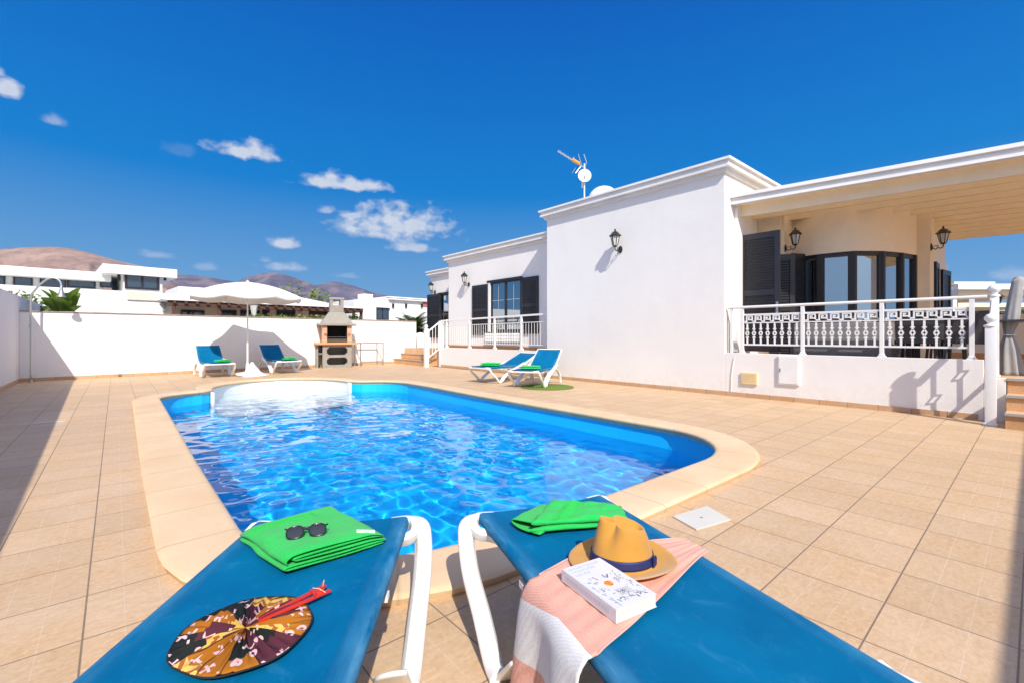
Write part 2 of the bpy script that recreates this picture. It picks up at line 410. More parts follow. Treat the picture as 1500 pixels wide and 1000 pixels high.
# water: a real rippled sheet, refracting
def water():
    dx = .022; xs = np.arange(.2, 5.3, dx); ys = np.arange(1.6, 12.5, dx); X, Y = np.meshgrid(xs, ys, indexing='ij'); Z = np.zeros_like(X)
    r = np.random.default_rng(5)
    for lam, amp, n in ((1.6, .0017, 7), (.75, .0012, 12), (.40, .00080, 18), (.22, .00038, 20), (.14, .00014, 16)):
        for i in range(n):
            th = r.uniform(0, 2 * math.pi) if lam < 1 else r.normal(.9, .8); l = lam * r.uniform(.72, 1.35); k = 2 * math.pi / l
            ph = r.uniform(0, 6.28); am = amp * r.uniform(.4, 1.2)
            w = .9 * np.sin(X * .9 + ph) + .7 * np.cos(Y * .7 + ph * 2)          # bent crests
            Z += am * np.sin(k * (X * math.cos(th) + Y * math.sin(th)) + ph + w)
    for (cx, cy, a) in ((2.05, 2.55, .0028), (1.65, 10.3, .002)):
        d = np.hypot(X - cx, Y - cy); Z += a * np.sin(d * 62) * np.exp(-(d / .13) ** 2)
    Z = Z * WAMP + WZ
    keep = signed_in(outline(.03), X, Y)
    nx, ny = X.shape; idx = -np.ones(X.shape, int)
    fk = keep[:-1, :-1] | keep[1:, :-1] | keep[:-1, 1:] | keep[1:, 1:]
    used = np.zeros(X.shape, bool)
    for a, b in ((0, 0), (1, 0), (0, 1), (1, 1)): used[a:nx - 1 + a, b:ny - 1 + b] |= fk
    idx[used] = np.arange(used.sum()); V = np.stack([X[used], Y[used], Z[used]], 1)
    F = np.stack([idx[:-1, :-1][fk], idx[1:, :-1][fk], idx[1:, 1:][fk], idx[:-1, 1:][fk]], 1)
    me = bpy.data.meshes.new('water'); me.from_pydata(V.tolist(), [], F.tolist()); me.shade_smooth()
    m = bpy.data.materials.new('pool_water'); m.use_nodes = True; t = NT(m.node_tree)
    g = t.n('ShaderNodeBsdfGlass', {'Color': (.97, 1.0, 1.0, 1), 'Roughness': 0.0, 'IOR': 1.333})
    o = t.n('ShaderNodeOutputMaterial'); lk(t, g.outputs[0], o.inputs[0]); me.materials.append(m)
    ob = bpy.data.objects.new('pool_water', me); C.objects.link(ob); ob.cycles.is_caustics_caster = True
    return tag(ob, kind='structure')
WAMP = 1.0
water()
for n_ in ('pool_basin', 'pool_steps'): bpy.data.objects[n_].cycles.is_caustics_receiver = True

# ------------------------------------------------------------ garden walls
def wall(name, label, p0, p1, th, z0, z1, m=None, cat='wall', cap=None, skirt=True, side=1, **kw):
    """wall with its visible face on the line p0-p1, thickness th to the left of it"""
    th_ = thing(name, label, cat, **kw); L = math.dist(p0[:2], p1[:2]); M = frame2((p0[0], p0[1], 0), (p1[0] - p0[0], p1[1] - p0[1]))
    bm = MB(); box(bm, 0, L, 0, th, z0, z1, M, bev=.012); obj('wall_body', bm, m or M_white, th_)
    if skirt:
        bm = MB(); box(bm, 0, L, -.012, -.001, .001, .082, M); obj('skirting', bm, M_skirt, th_)
    if cap:
        bm = MB(); n = int(L / .32)
        for i in range(n):
            x0 = i * L / n
            box(bm, x0 + .004, x0 + L / n - .004, -.025, th + .02, z1 + .001, z1 + .022 + random.random() * .008, M)
        obj('coping_tiles', bm, cap, th_)
    return th_
M_cap = mat('weathered_cap', (.40, .30, .24), .9, bump=.006, bscale=30, var=.4, vscale=6)
wall('garden_wall', 'long white back wall with thin brown capping behind parasol and barbecue', (-1.72, 15.82), (9.35, 16.75), .16, -.1, 1.66, cap=M_cap)
lw_ = wall('garden_wall', 'tall white wall in shade along the left side of terrace', (-1.72, 12.6), (-1.72, 24.0), .18, -.1, 2.03)
M_ = frame2((-1.345, -1.6, 0), (-.375, 14.2)); bm = MB(); box(bm, 0, 14.19, 0, .18, -.1, 2.03, M_, bev=.012); obj('wall_body', bm, M_white, lw_)
bm = MB(); box(bm, 0, 14.19, -.012, -.001, .001, .082, M_); obj('skirting', bm, M_skirt, lw_)
wall('garden_wall', 'white garden wall behind the viewer', (8.4, -1.98), (-1.3, -1.98), .2, -.1, 1.97)
# ------------------------------------------------------------ house
house = thing('villa', 'white flat-roofed villa with dark shutters along the right side of pool', 'house', (8.5, 3.78, 0))
HM = Matrix.Translation((-8.5, -3.78, 0))
def hpart(name, bm, m, parent=house, **k):
    bmesh.ops.transform(bm, matrix=HM, verts=bm.verts[:]); return obj(name, bm, m, parent, **k)
def cornice(bm, x0, x1, y0, y1, zt, sides='WSN'):
    """two-step moulding along the west face (x0), south (y0) and north (y1) ends"""
    for o, a, b in ((.16, zt - .045, zt), (.11, zt - .12, zt - .045), (.13, zt - .165, zt - .12), (.05, zt - .24, zt - .165)):
        box(bm, x0 - o, x0 - .001 + .1, y0 - (o if 'S' in sides else 0), y1 + (o if 'N' in sides else 0), a, b - .0015)
        if 'S' in sides: box(bm, x0 + .101, x1, y0 - o, y0 + .1, a, b - .0015)
        if 'N' in sides: box(bm, x0 + .101, x1, y1 - .1, y1 + o, a, b - .0015)
bm = MB(); box(bm, 8.5, 12.6, 3.78, 8.39, -.1, 4.3, bev=.012); hpart('main_block', bm, M_white)
bm = MB(); cornice(bm, 8.5, 12.6, 3.78, 8.39, 4.34); hpart('cornice', bm, M_trim)
bm = MB(); box(bm, 9.15, 12.6, 8.39, 14.04, -.1, 3.93, bev=.01); hpart('middle_block', bm, M_white)
bm = MB(); cornice(bm, 9.15, 12.6, 8.39, 14.04, 3.97, 'N'); hpart('cornice', bm, M_trim)
bm = MB(); box(bm, 9.9, 12.6, 14.04, 16.55, -.1, 3.69, bev=.01); hpart('end_block', bm, M_white)
bm = MB(); cornice(bm, 9.9, 12.6, 14.04, 16.55, 3.73, 'N'); hpart('cornice', bm, M_trim)
bm = MB(); box(bm, 8.484, 8.499, .5, 8.39, .001, .075); box(bm, 8.5, 8.6, 8.391, 8.40, .001, .075); hpart('skirting', bm, M_skirt)
# roof clutter
def shutter(w, h, parent, M, name='shutter', handle=False, th=.045):
    """louvred leaf: local x across (0..w), y outwards, z up"""
    bm = MB(); s = .085
    box(bm, 0, s, 0, th, 0, h, M); box(bm, w - s, w, 0, th, 0, h, M)
    for a in (0, h * .47, h - .11): box(bm, s + .001, w - s - .001, .002, th - .002, a, a + .11, M)
    sh = obj(name, bm, M_dark, parent)
    bm = MB(); z = .12
    while z < h - .14:
        if not (h * .47 - .03 < z < h * .47 + .1):
            a = M @ Vector((s + .001, th / 2, z + .02)); b = M @ Vector((w - s - .001, th / 2, z + .02)); n = (M.to_3x3() @ Vector((0, 1, 0)))
            bar(bm, a, b, .045, .009, up=Vector((0, 0, 1)) * .75 + n * -.66)
        z += .052
    box(bm, s + .002, w - s - .002, th * .46, th * .54, .1, h - .1, M)
    obj('louvres', bm, M_dark, sh)
    if handle:
        bm = MB(); c = M @ Vector((w - .04, 0, h * .36)); n = (M.to_3x3() @ Vector((0, -1, 0))); xx = (M.to_3x3() @ Vector((-1, 0, 0)))
        box(bm, -.02, .02, -.004, .004, -.11, .11, Matrix.Translation(c + n * .006) @ M.to_3x3().to_4x4())
        tube(bm, [c + Vector((0, 0, .05)), c + n * .05 + Vector((0, 0, .05)), c + n * .055 + xx * .11 + Vector((0, 0, .045))], .008)
        obj('handle', bm, M_chrome, sh)
    return sh
def Hm(o, d): return HM @ frame2(o, d)
# --- living-room bay and covered terrace
TF = .56
bm = MB(); box(bm, 8.5, 8.65, .45, 3.779, .0, .78, bev=.006)
box(bm, 8.501, 8.649, .25, .449, .0, .555); hpart('terrace_parapet', bm, M_white)
bm = MB(); box(bm, 8.655, 19, -6, 3.76, .3, TF - .002); hpart('terrace_floor', bm, M_terr)
bm = MB(); bar(bm, (8.9, 3.775, 2.05), (9.839, 3.775, 2.05), .12, 3.1); hpart('terrace_wall', bm, M_white)
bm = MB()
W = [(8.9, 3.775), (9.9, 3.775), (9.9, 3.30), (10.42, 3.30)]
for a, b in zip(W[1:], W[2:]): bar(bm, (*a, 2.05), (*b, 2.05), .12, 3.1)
M_porch = mat('bounce_tinted_plaster', (.87, .74, .56), .85, bump=.003, bscale=45, var=.05)  # white wall in shade; warm bounce light is put into this colour
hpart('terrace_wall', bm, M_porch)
bay_pts = crom([(10.42, 3.30, 0), (10.30, 2.80, 0), (10.36, 2.30, 0), (10.75, 1.93, 0), (11.25, 1.72, 0), (11.8, 1.58, 0)], 5, close=False)
# lintel above the bow window, flush curve
bm = MB(); off = .12
def curved_wall(bm, pts, z0, z1, th, zc=None):
    out = []
    for i, p in enumerate(pts):
        d = (pts[min(i + 1, len(pts) - 1)] - pts[max(i - 1, 0)]).normalized(); n = Vector((-d.y, d.x, 0))
        if n.x > 0: n = -n
        zz = z0 if zc is None else zc(i / (len(pts) - 1))
        out.append([bm.verts.new((*(p + n * s).xy, z)) for s, z in ((.05, zz), (.05, z1), (-th, z1), (-th, zz))])
    for a, b in zip(out, out[1:]):
        for k in range(4): bm.faces.new((a[k], a[(k + 1) % 4], b[(k + 1) % 4], b[k]))
    bm.faces.new(out[0]); bm.faces.new(out[-1][::-1])
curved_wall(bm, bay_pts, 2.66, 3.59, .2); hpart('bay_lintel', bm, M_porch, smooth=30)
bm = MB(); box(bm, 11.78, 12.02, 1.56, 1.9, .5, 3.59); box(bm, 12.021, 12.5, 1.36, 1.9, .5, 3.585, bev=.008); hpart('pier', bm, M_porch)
# panes and posts of the bow window
n = len(bay_pts); seg = [0, .225, .42, .62, .82, 1.0]
def bp(f):
    q = f * (n - 1); i = min(int(q), n - 2); return bay_pts[i].lerp(bay_pts[i + 1], q - i)
def reveal(bm, a, b, c0, c1, zb, zt):     # frame of one window light
    a = a + Vector((0, 0, 0)); d = (b - a)
    bar(bm, a + Vector((0, 0, zb + .04)), b + Vector((0, 0, zb + .04)), .06, .08); bar(bm, a + Vector((0, 0, zt - .04)), b + Vector((0, 0, zt - .04)), .06, .08)
    for p in (a + d * .03 * 1, b - d * .03): bar(bm, p + Vector((0, 0, zb)), p + Vector((0, 0, zt)), .075, .10, up=d)
for i in range(5):
    a, b = bp(seg[i]), bp(seg[i + 1]); bm = MB(); reveal(bm, a, b, 0, 0, TF, 2.66)
    wf = hpart('window_frame', bm, mat('dark_frame', (.03, .022, .018), .4))
    bm = MB(); bar(bm, a.lerp(b, .05) + Vector((0, 0, 1.6)), a.lerp(b, .95) + Vector((0, 0, 1.6)), .012, 1.95); hpart('pane', bm, M_glass, wf)
for i in (0, 1, 2, 3, 4, 5):
    a = bp(seg[i]); bm = MB(); box(bm, a.x - .055, a.x + .055, a.y - .055, a.y + .055, TF, 2.658, bev=.006); hpart('window_post', bm, MATS['dark_frame'])
# curtain behind the last light
M_curt = mat('curtain_cloth', (.35, .33, .28), .9)
bm = MB()
P = [(11.35 + .05 * i, 2.0 + .03 * math.sin(i * 1.7), 0) for i in range(11)]
for a, b in zip(P, P[1:]): bar(bm, Vector(a) + Vector((0, 0, 1.6)), Vector(b) + Vector((0, 0, 1.6)), .01, 2.0)
hpart('curtain', bm, M_curt)
# open shutter leaves
shutter(.70, 2.22, house, Hm((9.12, 3.765, .80), (0, -1)), handle=True)
shutter(.42, 2.12, house, Hm((9.98, 3.12, .58), (1, -.42)))
shutter(.45, 2.1, house, Hm((9.72, 3.45, .58), (.55, -.8)))
shutter(.55, 2.0, house, Hm((12.62, 1.33, .6), (1, .02)))
shutter(.6, 1.9, house, Hm((13.3, 1.30, .6), (1, -.12)))
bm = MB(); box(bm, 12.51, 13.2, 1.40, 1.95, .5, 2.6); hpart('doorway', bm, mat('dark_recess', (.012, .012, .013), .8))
bm = MB(); box(bm, 12.51, 15.2, 1.45, 2.2, 2.61, 3.3); hpart('rear_wall', bm, M_white)
bm = MB(); box(bm, 14.4, 15.2, 1.62, 2.3, .5, 3.6); box(bm, 15.2, 15.7, 1.45, 2.3, .5, 2.86, bev=.02); hpart('rear_wall', bm, M_white)
# middle block window (x = 9.15)
wy0, wy1 = onX(765, 440, 9.15).y, onX(717, 440, 9.15).y
def win_x(X, y0, y1, z0, z1, name='window', mull=True, deep=.10):
    bm = MB(); fw = .055
    for (a, b, c, d) in ((y0, y0 + fw, z0, z1), (y1 - fw, y1, z0, z1), (y0 + fw, y1 - fw, z0, z0 + fw), (y0 + fw, y1 - fw, z1 - fw, z1)): box(bm, X - .03, X + .02, a, b, c, d)
    if mull: box(bm, X - .032, X + .018, (y0 + y1) / 2 - .04, (y0 + y1) / 2 + .04, z0 + fw, z1 - fw)
    w = hpart(name, bm, M_dark)
    bm = MB(); box(bm, X - .008, X + .012, y0 + fw, y1 - fw, z0 + fw, z1 - fw); hpart('pane', bm, M_glass, w)
    bm = MB()
    for i in range(1, 4):
        if i != 2: box(bm, X - .012, X - .009, y0 + (y1 - y0) * i / 4 - .006, y0 + (y1 - y0) * i / 4 + .006, z0 + fw, z1 - fw)
    box(bm, X - .0125, X - .0095, y0 + fw, y1 - fw, z0 + (z1 - z0) * .62, z0 + (z1 - z0) * .62 + .012); hpart('glazing_bar', bm, mat('pale_bar', (.5, .5, .48), .5), w)
    return w
z1w = onX(740, 412, 9.15).z; 
win_x(9.14, wy0, wy1 - .12, 1.22, z1w)
bm = MB(); box(bm, 9.06, 9.145, wy0 - .02, wy1 + .03, z1w + .001, z1w + .07); hpart('shutter_head', bm, M_dark)
bm = MB(); box(bm, 9.07, 9.145, wy1 - .115, wy1 - .02, 1.2, z1w); hpart('window_reveal', bm, M_trim)
a = onX(788, 440, 9.12).y; shutter(wy0 - a, z1w - 1.12, house, Hm((9.10, wy0 - .01, 1.14), (0, -1)), 'shutter')
a = onX(692, 440, 9.12).y; shutter(a - wy1, z1w - 1.12, house, Hm((9.10, a, 1.10), (0, -1)), 'shutter')
bm = MB(); box(bm, 9.06, 9.14, wy0, wy1 - .05, .88, 1.2, ); hpart('window_base', bm, M_dark)
bm = MB()
for i in range(16):
    for j in range(3): box(bm, 9.045, 9.058, wy0 + .03 + i * .105, wy0 + .10 + i * .105, .89 + j * .1, .95 + j * .1)
box(bm, 9.0575, 9.0595, wy0 + .02, wy0 + 1.72, .885, 1.16)
hpart('lattice', bm, M_trim)
# end block door
d0, d1 = onX(661, 450, 9.9).y, onX(651, 450, 9.9).y
zt = onX(655, 431, 9.9).z
win_x(9.89, d0, d1 + .2, .62, zt, 'door', mull=False)
bm = MB(); box(bm, 9.80, 9.895, d0 - .1, d1 + .35, zt, zt + .07); hpart('shutter_head', bm, M_dark)
shutter(1.05, zt - .95, house, Hm((9.80, onX(627, 450, 9.85).y, 1.0), (0, -1)), 'shutter')
# vents and panel on the terrace parapet
M_vent = mat('cream_vent', (.78, .62, .34), .7, bump=.002, bscale=80, var=.08)
a, b = onX(1086.5, 561, 8.5), onX(1110, 545, 8.5)
t = thing('vent_cover', 'small cream rectangular vent cover low on the white terrace parapet', 'vent cover', (8.48, (a.y + b.y) / 2, (a.z + b.z) / 2 - .01))
bm = MB(); w, h = abs(a.y - b.y) / 2, abs(a.z - b.z) / 2
box(bm, -.012, .018, -w, w, -h, h, bev=.004); obj('plate', bm, M_vent, t)
bm = MB()
for i in range(7): box(bm, -.017, -.0125, -w + .02, w - .02, -h + .015 + i * h * .26, -h + .026 + i * h * .26)
obj('slats', bm, M_vent, t)
a, b = onX(1140, 562, 8.5), onX(1172, 521, 8.5)
t = thing('meter_box', 'white square meter cabinet door flush on the terrace parapet below railing', 'meter box', (8.48, (a.y + b.y) / 2, (a.z + b.z) / 2))
bm = MB(); w, h = abs(a.y - b.y) / 2, abs(a.z - b.z) / 2
box(bm, -.012, .018, -w, w, -h, h, bev=.004); obj('frame', bm, M_paint, t)
bm = MB(); box(bm, -.02, -.0125, -w + .02, w - .02, -h + .02, h - .02, bev=.003); d_ = obj('door', bm, M_paint, t)
bm = MB(); box(bm, -.026, -.0205, w - .05, w - .03, -.03, .03); obj('latch', bm, M_grey, d_)
tag(obj('wall_cable', (lambda bm: (tube(bm, [(8.487, 3.66, .08), (8.487, 3.65, .40), (8.487, 3.62, .62), (8.487, 3.60, .70)], .006), bm)[1])(MB()), M_rail), 'thin white cable running up the corner of terrace parapet', 'cable')
# ------------------------------------------------------------ pergola roof (turned 9.3 degrees against the villa)
pg = thing('pergola_roof', 'cream slatted porch roof with white moulded fascia over the terrace', 'pergola', (8.71, 3.78, 0), R_(9.3))
def ppart(name, bm, m): return obj(name, bm, m, pg)
bm = MB(); YN = -.004
for o, a, b in ((.0, 3.672, 3.73), (.055, 3.60, 3.671), (.03, 3.552, 3.599)): box(bm, o, .17, -11, YN - o * 0, a, b)
ppart('fascia', bm, M_trim)
bm = MB(); box(bm, .171, 6.3, -11, -.05, 3.59, 3.70)
def deck_fn(t_, p, tc):
    tr = t_.n('ShaderNodeBsdfTranslucent', {'Color': (.95, .80, .58, 1)}); mx = t_.n('ShaderNodeMixShader', {0: .60, 1: p.outputs[0], 2: tr.outputs[0]})  # translucency added so the deck lets sun through and brightens the porch
    lk(t_, mx.outputs[0], [n_ for n_ in t_.t.nodes if n_.type == 'OUTPUT_MATERIAL'][0].inputs[0])
ppart('roof_deck', bm, mat('fill_light_deck', (.88, .76, .56), .6, fn=deck_fn))
bm = MB(); box(bm, .30, .36, -11, -.06, 3.36, 3.588); ppart('front_beam', bm, M_cream)
k = 0; x = .86
while x < 6.3:
    bm = MB(); box(bm, x, x + .07, -11, -.06, 3.40, 3.588, bev=.004); ppart('beam', bm, M_cream); x += .52
bm = MB(); x = .42
while x < 6.25: box(bm, x, x + .01, -11, -.06, 3.582, 3.5895); x += .13
ppart('board_joints', bm, mat('joint_shadow', (.50, .40, .28), .7))
for y in (-5.2, -8.4):
    bm = MB(); box(bm, .30, .44, y - .07, y + .07, TF, 3.36); ppart('post', bm, M_paint)
# ------------------------------------------------------------ wall lanterns
def lantern(label, p, nrm, grp='black wall lanterns'):
    """p = fixing point on the wall, nrm = way out of the wall; body about .26 wide"""
    n = Vector((nrm[0], nrm[1], 0)).normalized(); t = thing('wall_lantern', label, 'lantern', p, math.atan2(n.y, n.x), grp)
    bm = MB(); lathe(bm, [(.0, 0), (.055, .002), (.05, .018), (.03, .028), (.012, .035)], seg=14, M=Matrix.Rotation(R_(90), 4, 'Y')); bmesh.ops.scale(bm, vec=(1, 1, 1.5), verts=bm.verts[:]); obj('wall_plate', bm, M_iron, t, smooth=40)
    bm = MB(); tube(bm, crom([(.02, 0, -.01), (.07, 0, -.055), (.12, 0, -.03), (.16, 0, -.045), (.2, 0, -.01), (.2, 0, .04)], 4, False), .011); 
    tube(bm, crom([(.05, 0, .0), (.08, 0, .03), (.12, 0, .02), (.11, 0, -.01), (.09, 0, .0)], 4, False), .007); obj('arm', bm, M_iron, t, smooth=True)
    bm = MB(); lathe(bm, [(.0, .03), (.045, .04), (.05, .06), (.03, .065)], (.2, 0, 0), 6); 
    r0, r1, z0, z1 = .052, .098, .065, .27
    for k in range(6):
        A = math.pi / 3 * k; bar(bm, (.2 + r0 * math.cos(A), r0 * math.sin(A), z0), (.2 + r1 * math.cos(A), r1 * math.sin(A), z1), .012, .012)
    lathe(bm, [(.102, .268), (.135, .272), (.135, .282), (.085, .33), (.06, .365), (.03, .375), (.014, .39), (.022, .405), (.012, .43), (.0, .435)], (.2, 0, 0), 6); obj('cage', bm, M_iron, t)
    bm = MB(); lathe(bm, [(.046, .066), (.088, .266)], (.2, 0, 0), 6); obj('glass', bm, M_lamp, t)
    return t
lantern('black lantern alone on the broad blank white wall', onX(909, 366, 8.499), (-1, 0))
lantern('black lantern above the dark folded shutter at the left of the porch', (9.92, 3.235, 2.80), (0, -1)).scale = (.88, .88, .88)
lantern('black lantern on the pier right of the bow window', (12.06, 1.355, 2.82), (0, -1)).scale = (.88, .88, .88)
lantern('black lantern on the white wall left of the shuttered window', onX(687, 417, 9.149), (-1, 0))
lantern('smallest black lantern above the shutter at the far end of villa', onX(637.5, 428, 9.899), (-1, 0))
# ------------------------------------------------------------ railings
def greek(bm, X, y0, y1, z0, h, t=.012):
    """greek key band running along y"""
    n = max(1, round((y0 - y1) / .155)); w = (y0 - y1) / n; s = h / 5
    for i in range(n):
        b = y0 - i * w
        def H(u0, u1, v): box(bm, X - t / 2, X + t / 2, b - u1 * w, b - u0 * w, z0 + v * s, z0 + v * s + s * .95)
        def V(u, v0, v1): box(bm, X - t / 2 + .0015, X + t / 2 + .0015, b - u * w - s * .95, b - u * w, z0 + v0 * s, z0 + v1 * s)
        H(0, .30, 0); V(.0 + .16, 0, 5); H(.16, .90, 4.18); V(.80, 1, 5); H(.38, .88, 1.4); V(.38, 1.4, 3.2); H(.38, .64, 2.8); H(.3, 1.0, 0) if False else H(.93, 1.0, 0); V(.93, 0, .5)
def baluster(bm, X, y, z0, z1):
    m = (z0 + z1) / 2; bar(bm, (X, y, z0), (X, y, m - .05), .026, .014, up=(1, 0, 0)); bar(bm, (X, y, m + .05), (X, y, z1), .026, .014, up=(1, 0, 0))
    for s in (-1, 1):
        for c in (-1, 1):
            bar(bm, (X, y + s * .004, m + c * .040), (X, y + s * .026, m), .020, .014, up=(1, 0, 0))
        bar(bm, (X, y + s * .002, m + s * .075 + .02), (X, y + s * .026, m + s * .075), .012, .011, up=(1, 0, 0)); bar(bm, (X, y - s * .002, m + s * .075 + .02), (X, y - s * .026, m + s * .075), .012, .011, up=(1, 0, 0))
rl = thing('balcony_railing', 'white metal railing with greek key band on the porch parapet', 'railing', (8.56, .5, .78))
RM = Matrix.Translation((-8.56, -.5, -.78))
def rpart(name, bm, parent=rl, M=RM, **k): bmesh.ops.transform(bm, matrix=M, verts=bm.verts[:]); return obj(name, bm, M_rail, parent, **k)
ys = [3.60, 3.47, 2.53, 1.50, .52]
bm = MB(); tube(bm, [(8.56, 3.74, 1.60), (8.56, .42, 1.60)], .027, 10, sq=(.055, .045)); rpart('handrail', bm, smooth=60)
for y in (3.49, 2.53, 1.50, .56):
    bm = MB(); box(bm, 8.535, 8.585, y - .026, y + .026, .80, 1.575, bev=.004); box(bm, 8.525, 8.595, y - .05, y + .05, .781, .80, bev=.006); box(bm, 8.53, 8.59, y - .036, y + .036, .80, .83, bev=.01); rpart('post', bm)
bm = MB(); box(bm, 8.54, 8.58, 3.66, 3.70, .79, 1.575); rpart('post', bm)
for (a, b, n) in ((3.46, 2.56, 8), (2.50, 1.53, 9), (1.47, .59, 7)):
    bm = MB()
    for z, h in ((1.462, .03), (1.318, .018), (.935, .028)): bar(bm, (8.56, a, z), (8.56, b, z), .022, h)
    rpart('panel_rails', bm)
    bm = MB(); greek(bm, 8.56, a - .01, b + .01, 1.332, .112); rpart('key_band', bm)
    for i in range(n): bm = MB(); baluster(bm, 8.56, a - (a - b) * (i + .5) / n, .949, 1.315); rpart('baluster', bm)
# stair on the right
stp = thing('garden_steps', 'orange tiled steps with grey nosings at the right edge leading to porch', 'steps', (7.9, 0, 0))
for i in range(3):
    x0 = 7.92 + i * .30; z = .187 * (i + 1)
    bm = MB(); box(bm, x0 - 7.9, 8.84 - 7.9, -1.6, .24, z - .187 + .001, z - .012); s_ = obj('step', bm, M_step, stp)
    bm = MB(); box(bm, x0 - 7.9 - .03, x0 - 7.9 + .03, -1.6, .245, z - .028, z + .001); obj('nosing', bm, M_grey if False else mat('grey_nosing', (.36, .34, .32), .6), s_)
    bm = MB(); box(bm, x0 - 7.9 + .031, (8.84 if i == 2 else x0 + .30) - 7.9, -1.6, .238, z - .012, z); obj('tread', bm, M_terr, s_)
def newel(bm, x, y, z0, zt, w, ball=.055):
    box(bm, x - w / 2, x + w / 2, y - w / 2, y + w / 2, z0, zt, bev=.008)
    box(bm, x - w / 2 - .012, x + w / 2 + .012, y - w / 2 - .012, y + w / 2 + .012, z0, z0 + .03, bev=.006)
    lathe(bm, [(w * .60, 0), (w * .66, .012), (w * .60, .028), (w * .35, .036), (ball * .6, .05), (ball * .8, .065), (ball * 1.15, .09), (ball * 1.2, .115), (ball * .8, .15), (.003, .165)], (x, y, zt), 20)
sr = thing('stair_railing', 'white sloping stair rail with square newel and ball cap beside the porch steps', 'railing', (8.09, .345, 0))
SM = Matrix.Translation((-8.09, -.345, 0))
bm = MB(); newel(bm, 8.09, .365, 0, 1.20, .10, .05); rpart('newel', bm, sr, SM, smooth=40)
bm = MB(); newel(bm, 8.70, .36, .56, 1.60, .085, .056); rpart('newel', bm, sr, SM, smooth=40)
bm = MB(); bar(bm, (8.14, .345, 1.12), (8.67, .355, 1.55), .06, .05, bev=.006); rpart('handrail', bm, sr, SM)
bm = MB(); bar(bm, (8.14, .345, .28), (8.67, .355, .72), .03, .035); rpart('bottom_rail', bm, sr, SM)
for i, x in enumerate((8.23, 8.35, 8.47, 8.59)):
    bm = MB(); z0 = .28 + (x - 8.14) * .83; z1 = 1.12 + (x - 8.14) * .81; m = (z0 + z1) / 2
    bar(bm, (x, .345, z0), (x, .345, m - .05), .014, .022); bar(bm, (x, .345, m + .05), (x, .345, z1), .014, .022)
    for s in (-1, 1):
        bar(bm, (x, .345, m - .055), (x + s * .035, .345, m), .012, .014); bar(bm, (x, .345, m + .055), (x + s * .035, .345, m), .012, .014)
    rpart('baluster', bm, sr, SM)
# ------------------------------------------------------------ middle terrace
mt = thing('raised_terrace', 'low white raised terrace with orange tiled edge in front of the far window', 'terrace', (8.62, 8.4, 0))
TM = Matrix.Translation((-8.62, -8.4, 0))
def tpart(name, bm, m, parent=mt): bmesh.ops.transform(bm, matrix=TM, verts=bm.verts[:]); return obj(name, bm, m, parent)
bm = MB(); box(bm, 8.62, 8.74, 8.395, 13.7, 0, .68, bev=.006); tpart('parapet', bm, M_white)
bm = MB(); box(bm, 8.741, 10.0, 8.395, 16.6, 0, .60); tpart('floor', bm, M_terr)
bm = MB(); box(bm, 8.608, 8.619, 8.41, 13.7, .001, .085); box(bm, 9.125, 9.149, 8.395, 14.0, .601, .76); tpart('skirting', bm, M_step)
fr = thing('terrace_railing', 'thin white bar railing along the raised terrace behind the loungers', 'railing', (8.66, 8.45, .68))
FM = Matrix.Translation((-8.66, -8.45, -.68))
bm = MB(); bar(bm, (8.66, 8.42, 1.66), (8.66, 13.75, 1.60), .045, .05, bev=.006); rpart('handrail', bm, fr, FM)
bm = MB(); bar(bm, (8.66, 8.42, 1.46), (8.66, 13.7, 1.42), .02, .02); bar(bm, (8.66, 8.42, .84), (8.66, 13.7, .82), .02, .02); rpart('rails', bm, fr, FM)
for y in (8.46, 9.55, 10.75, 12.05, 13.4):
    bm = MB(); box(bm, 8.635, 8.685, y - .028, y + .028, .69, 1.64); box(bm, 8.62, 8.70, y - .06, y + .06, .681, .73, bev=.01); rpart('post', bm, fr, FM)
y = 8.56
while y < 13.6: bm = MB(); box(bm, 8.655, 8.665, y - .004, y + .004, .83, 1.43); rpart('bar', bm, fr, FM); y += .115
fs = thing('terrace_steps', 'orange tiled steps in the far corner between back wall and villa', 'steps', (8.4, 14.3, 0))
for i in range(3):
    x0 = i * .32; z = .2 * (i + 1); bm = MB(); box(bm, x0 - .1, 1.3, -.1, 2.35 - .0, z - .199, z - .01); s_ = obj('step', bm, M_step, fs)
    bm = MB(); box(bm, x0 - .12, x0 - .07, -.1, 2.35, z - .03, z); obj('nosing', bm, MATS['grey_nosing'], s_)
fr2 = thing('stair_railing', 'small white stair rail with ball-topped post at the far terrace steps', 'railing', (8.2, 14.0, 0))
F2 = Matrix.Translation((-8.2, -14.0, 0))
bm = MB(); newel(bm, 8.2, 14.0, 0, 1.30, .13, .055); rpart('newel', bm, fr2, F2, smooth=40)
bm = MB(); box(bm, 8.62, 8.76, 13.72, 13.86, 0, 1.60, bev=.006); rpart('newel', bm, fr2, F2)
bm = MB(); bar(bm, (8.25, 13.98, 1.22), (8.66, 13.82, 1.58), .05, .05); rpart('handrail', bm, fr2, F2)
bm = MB(); bar(bm, (8.25, 13.98, .30), (8.66, 13.82, .66), .03, .03); rpart('bottom_rail', bm, fr2, F2)
for i in range(4):
    f = (i + .6) / 4.2; bm = MB(); x, y = 8.25 + .41 * f, 13.98 - .16 * f; bar(bm, (x, y, .3 + .36 * f), (x, y, 1.22 + .36 * f), .014, .014); rpart('baluster', bm, fr2, F2)

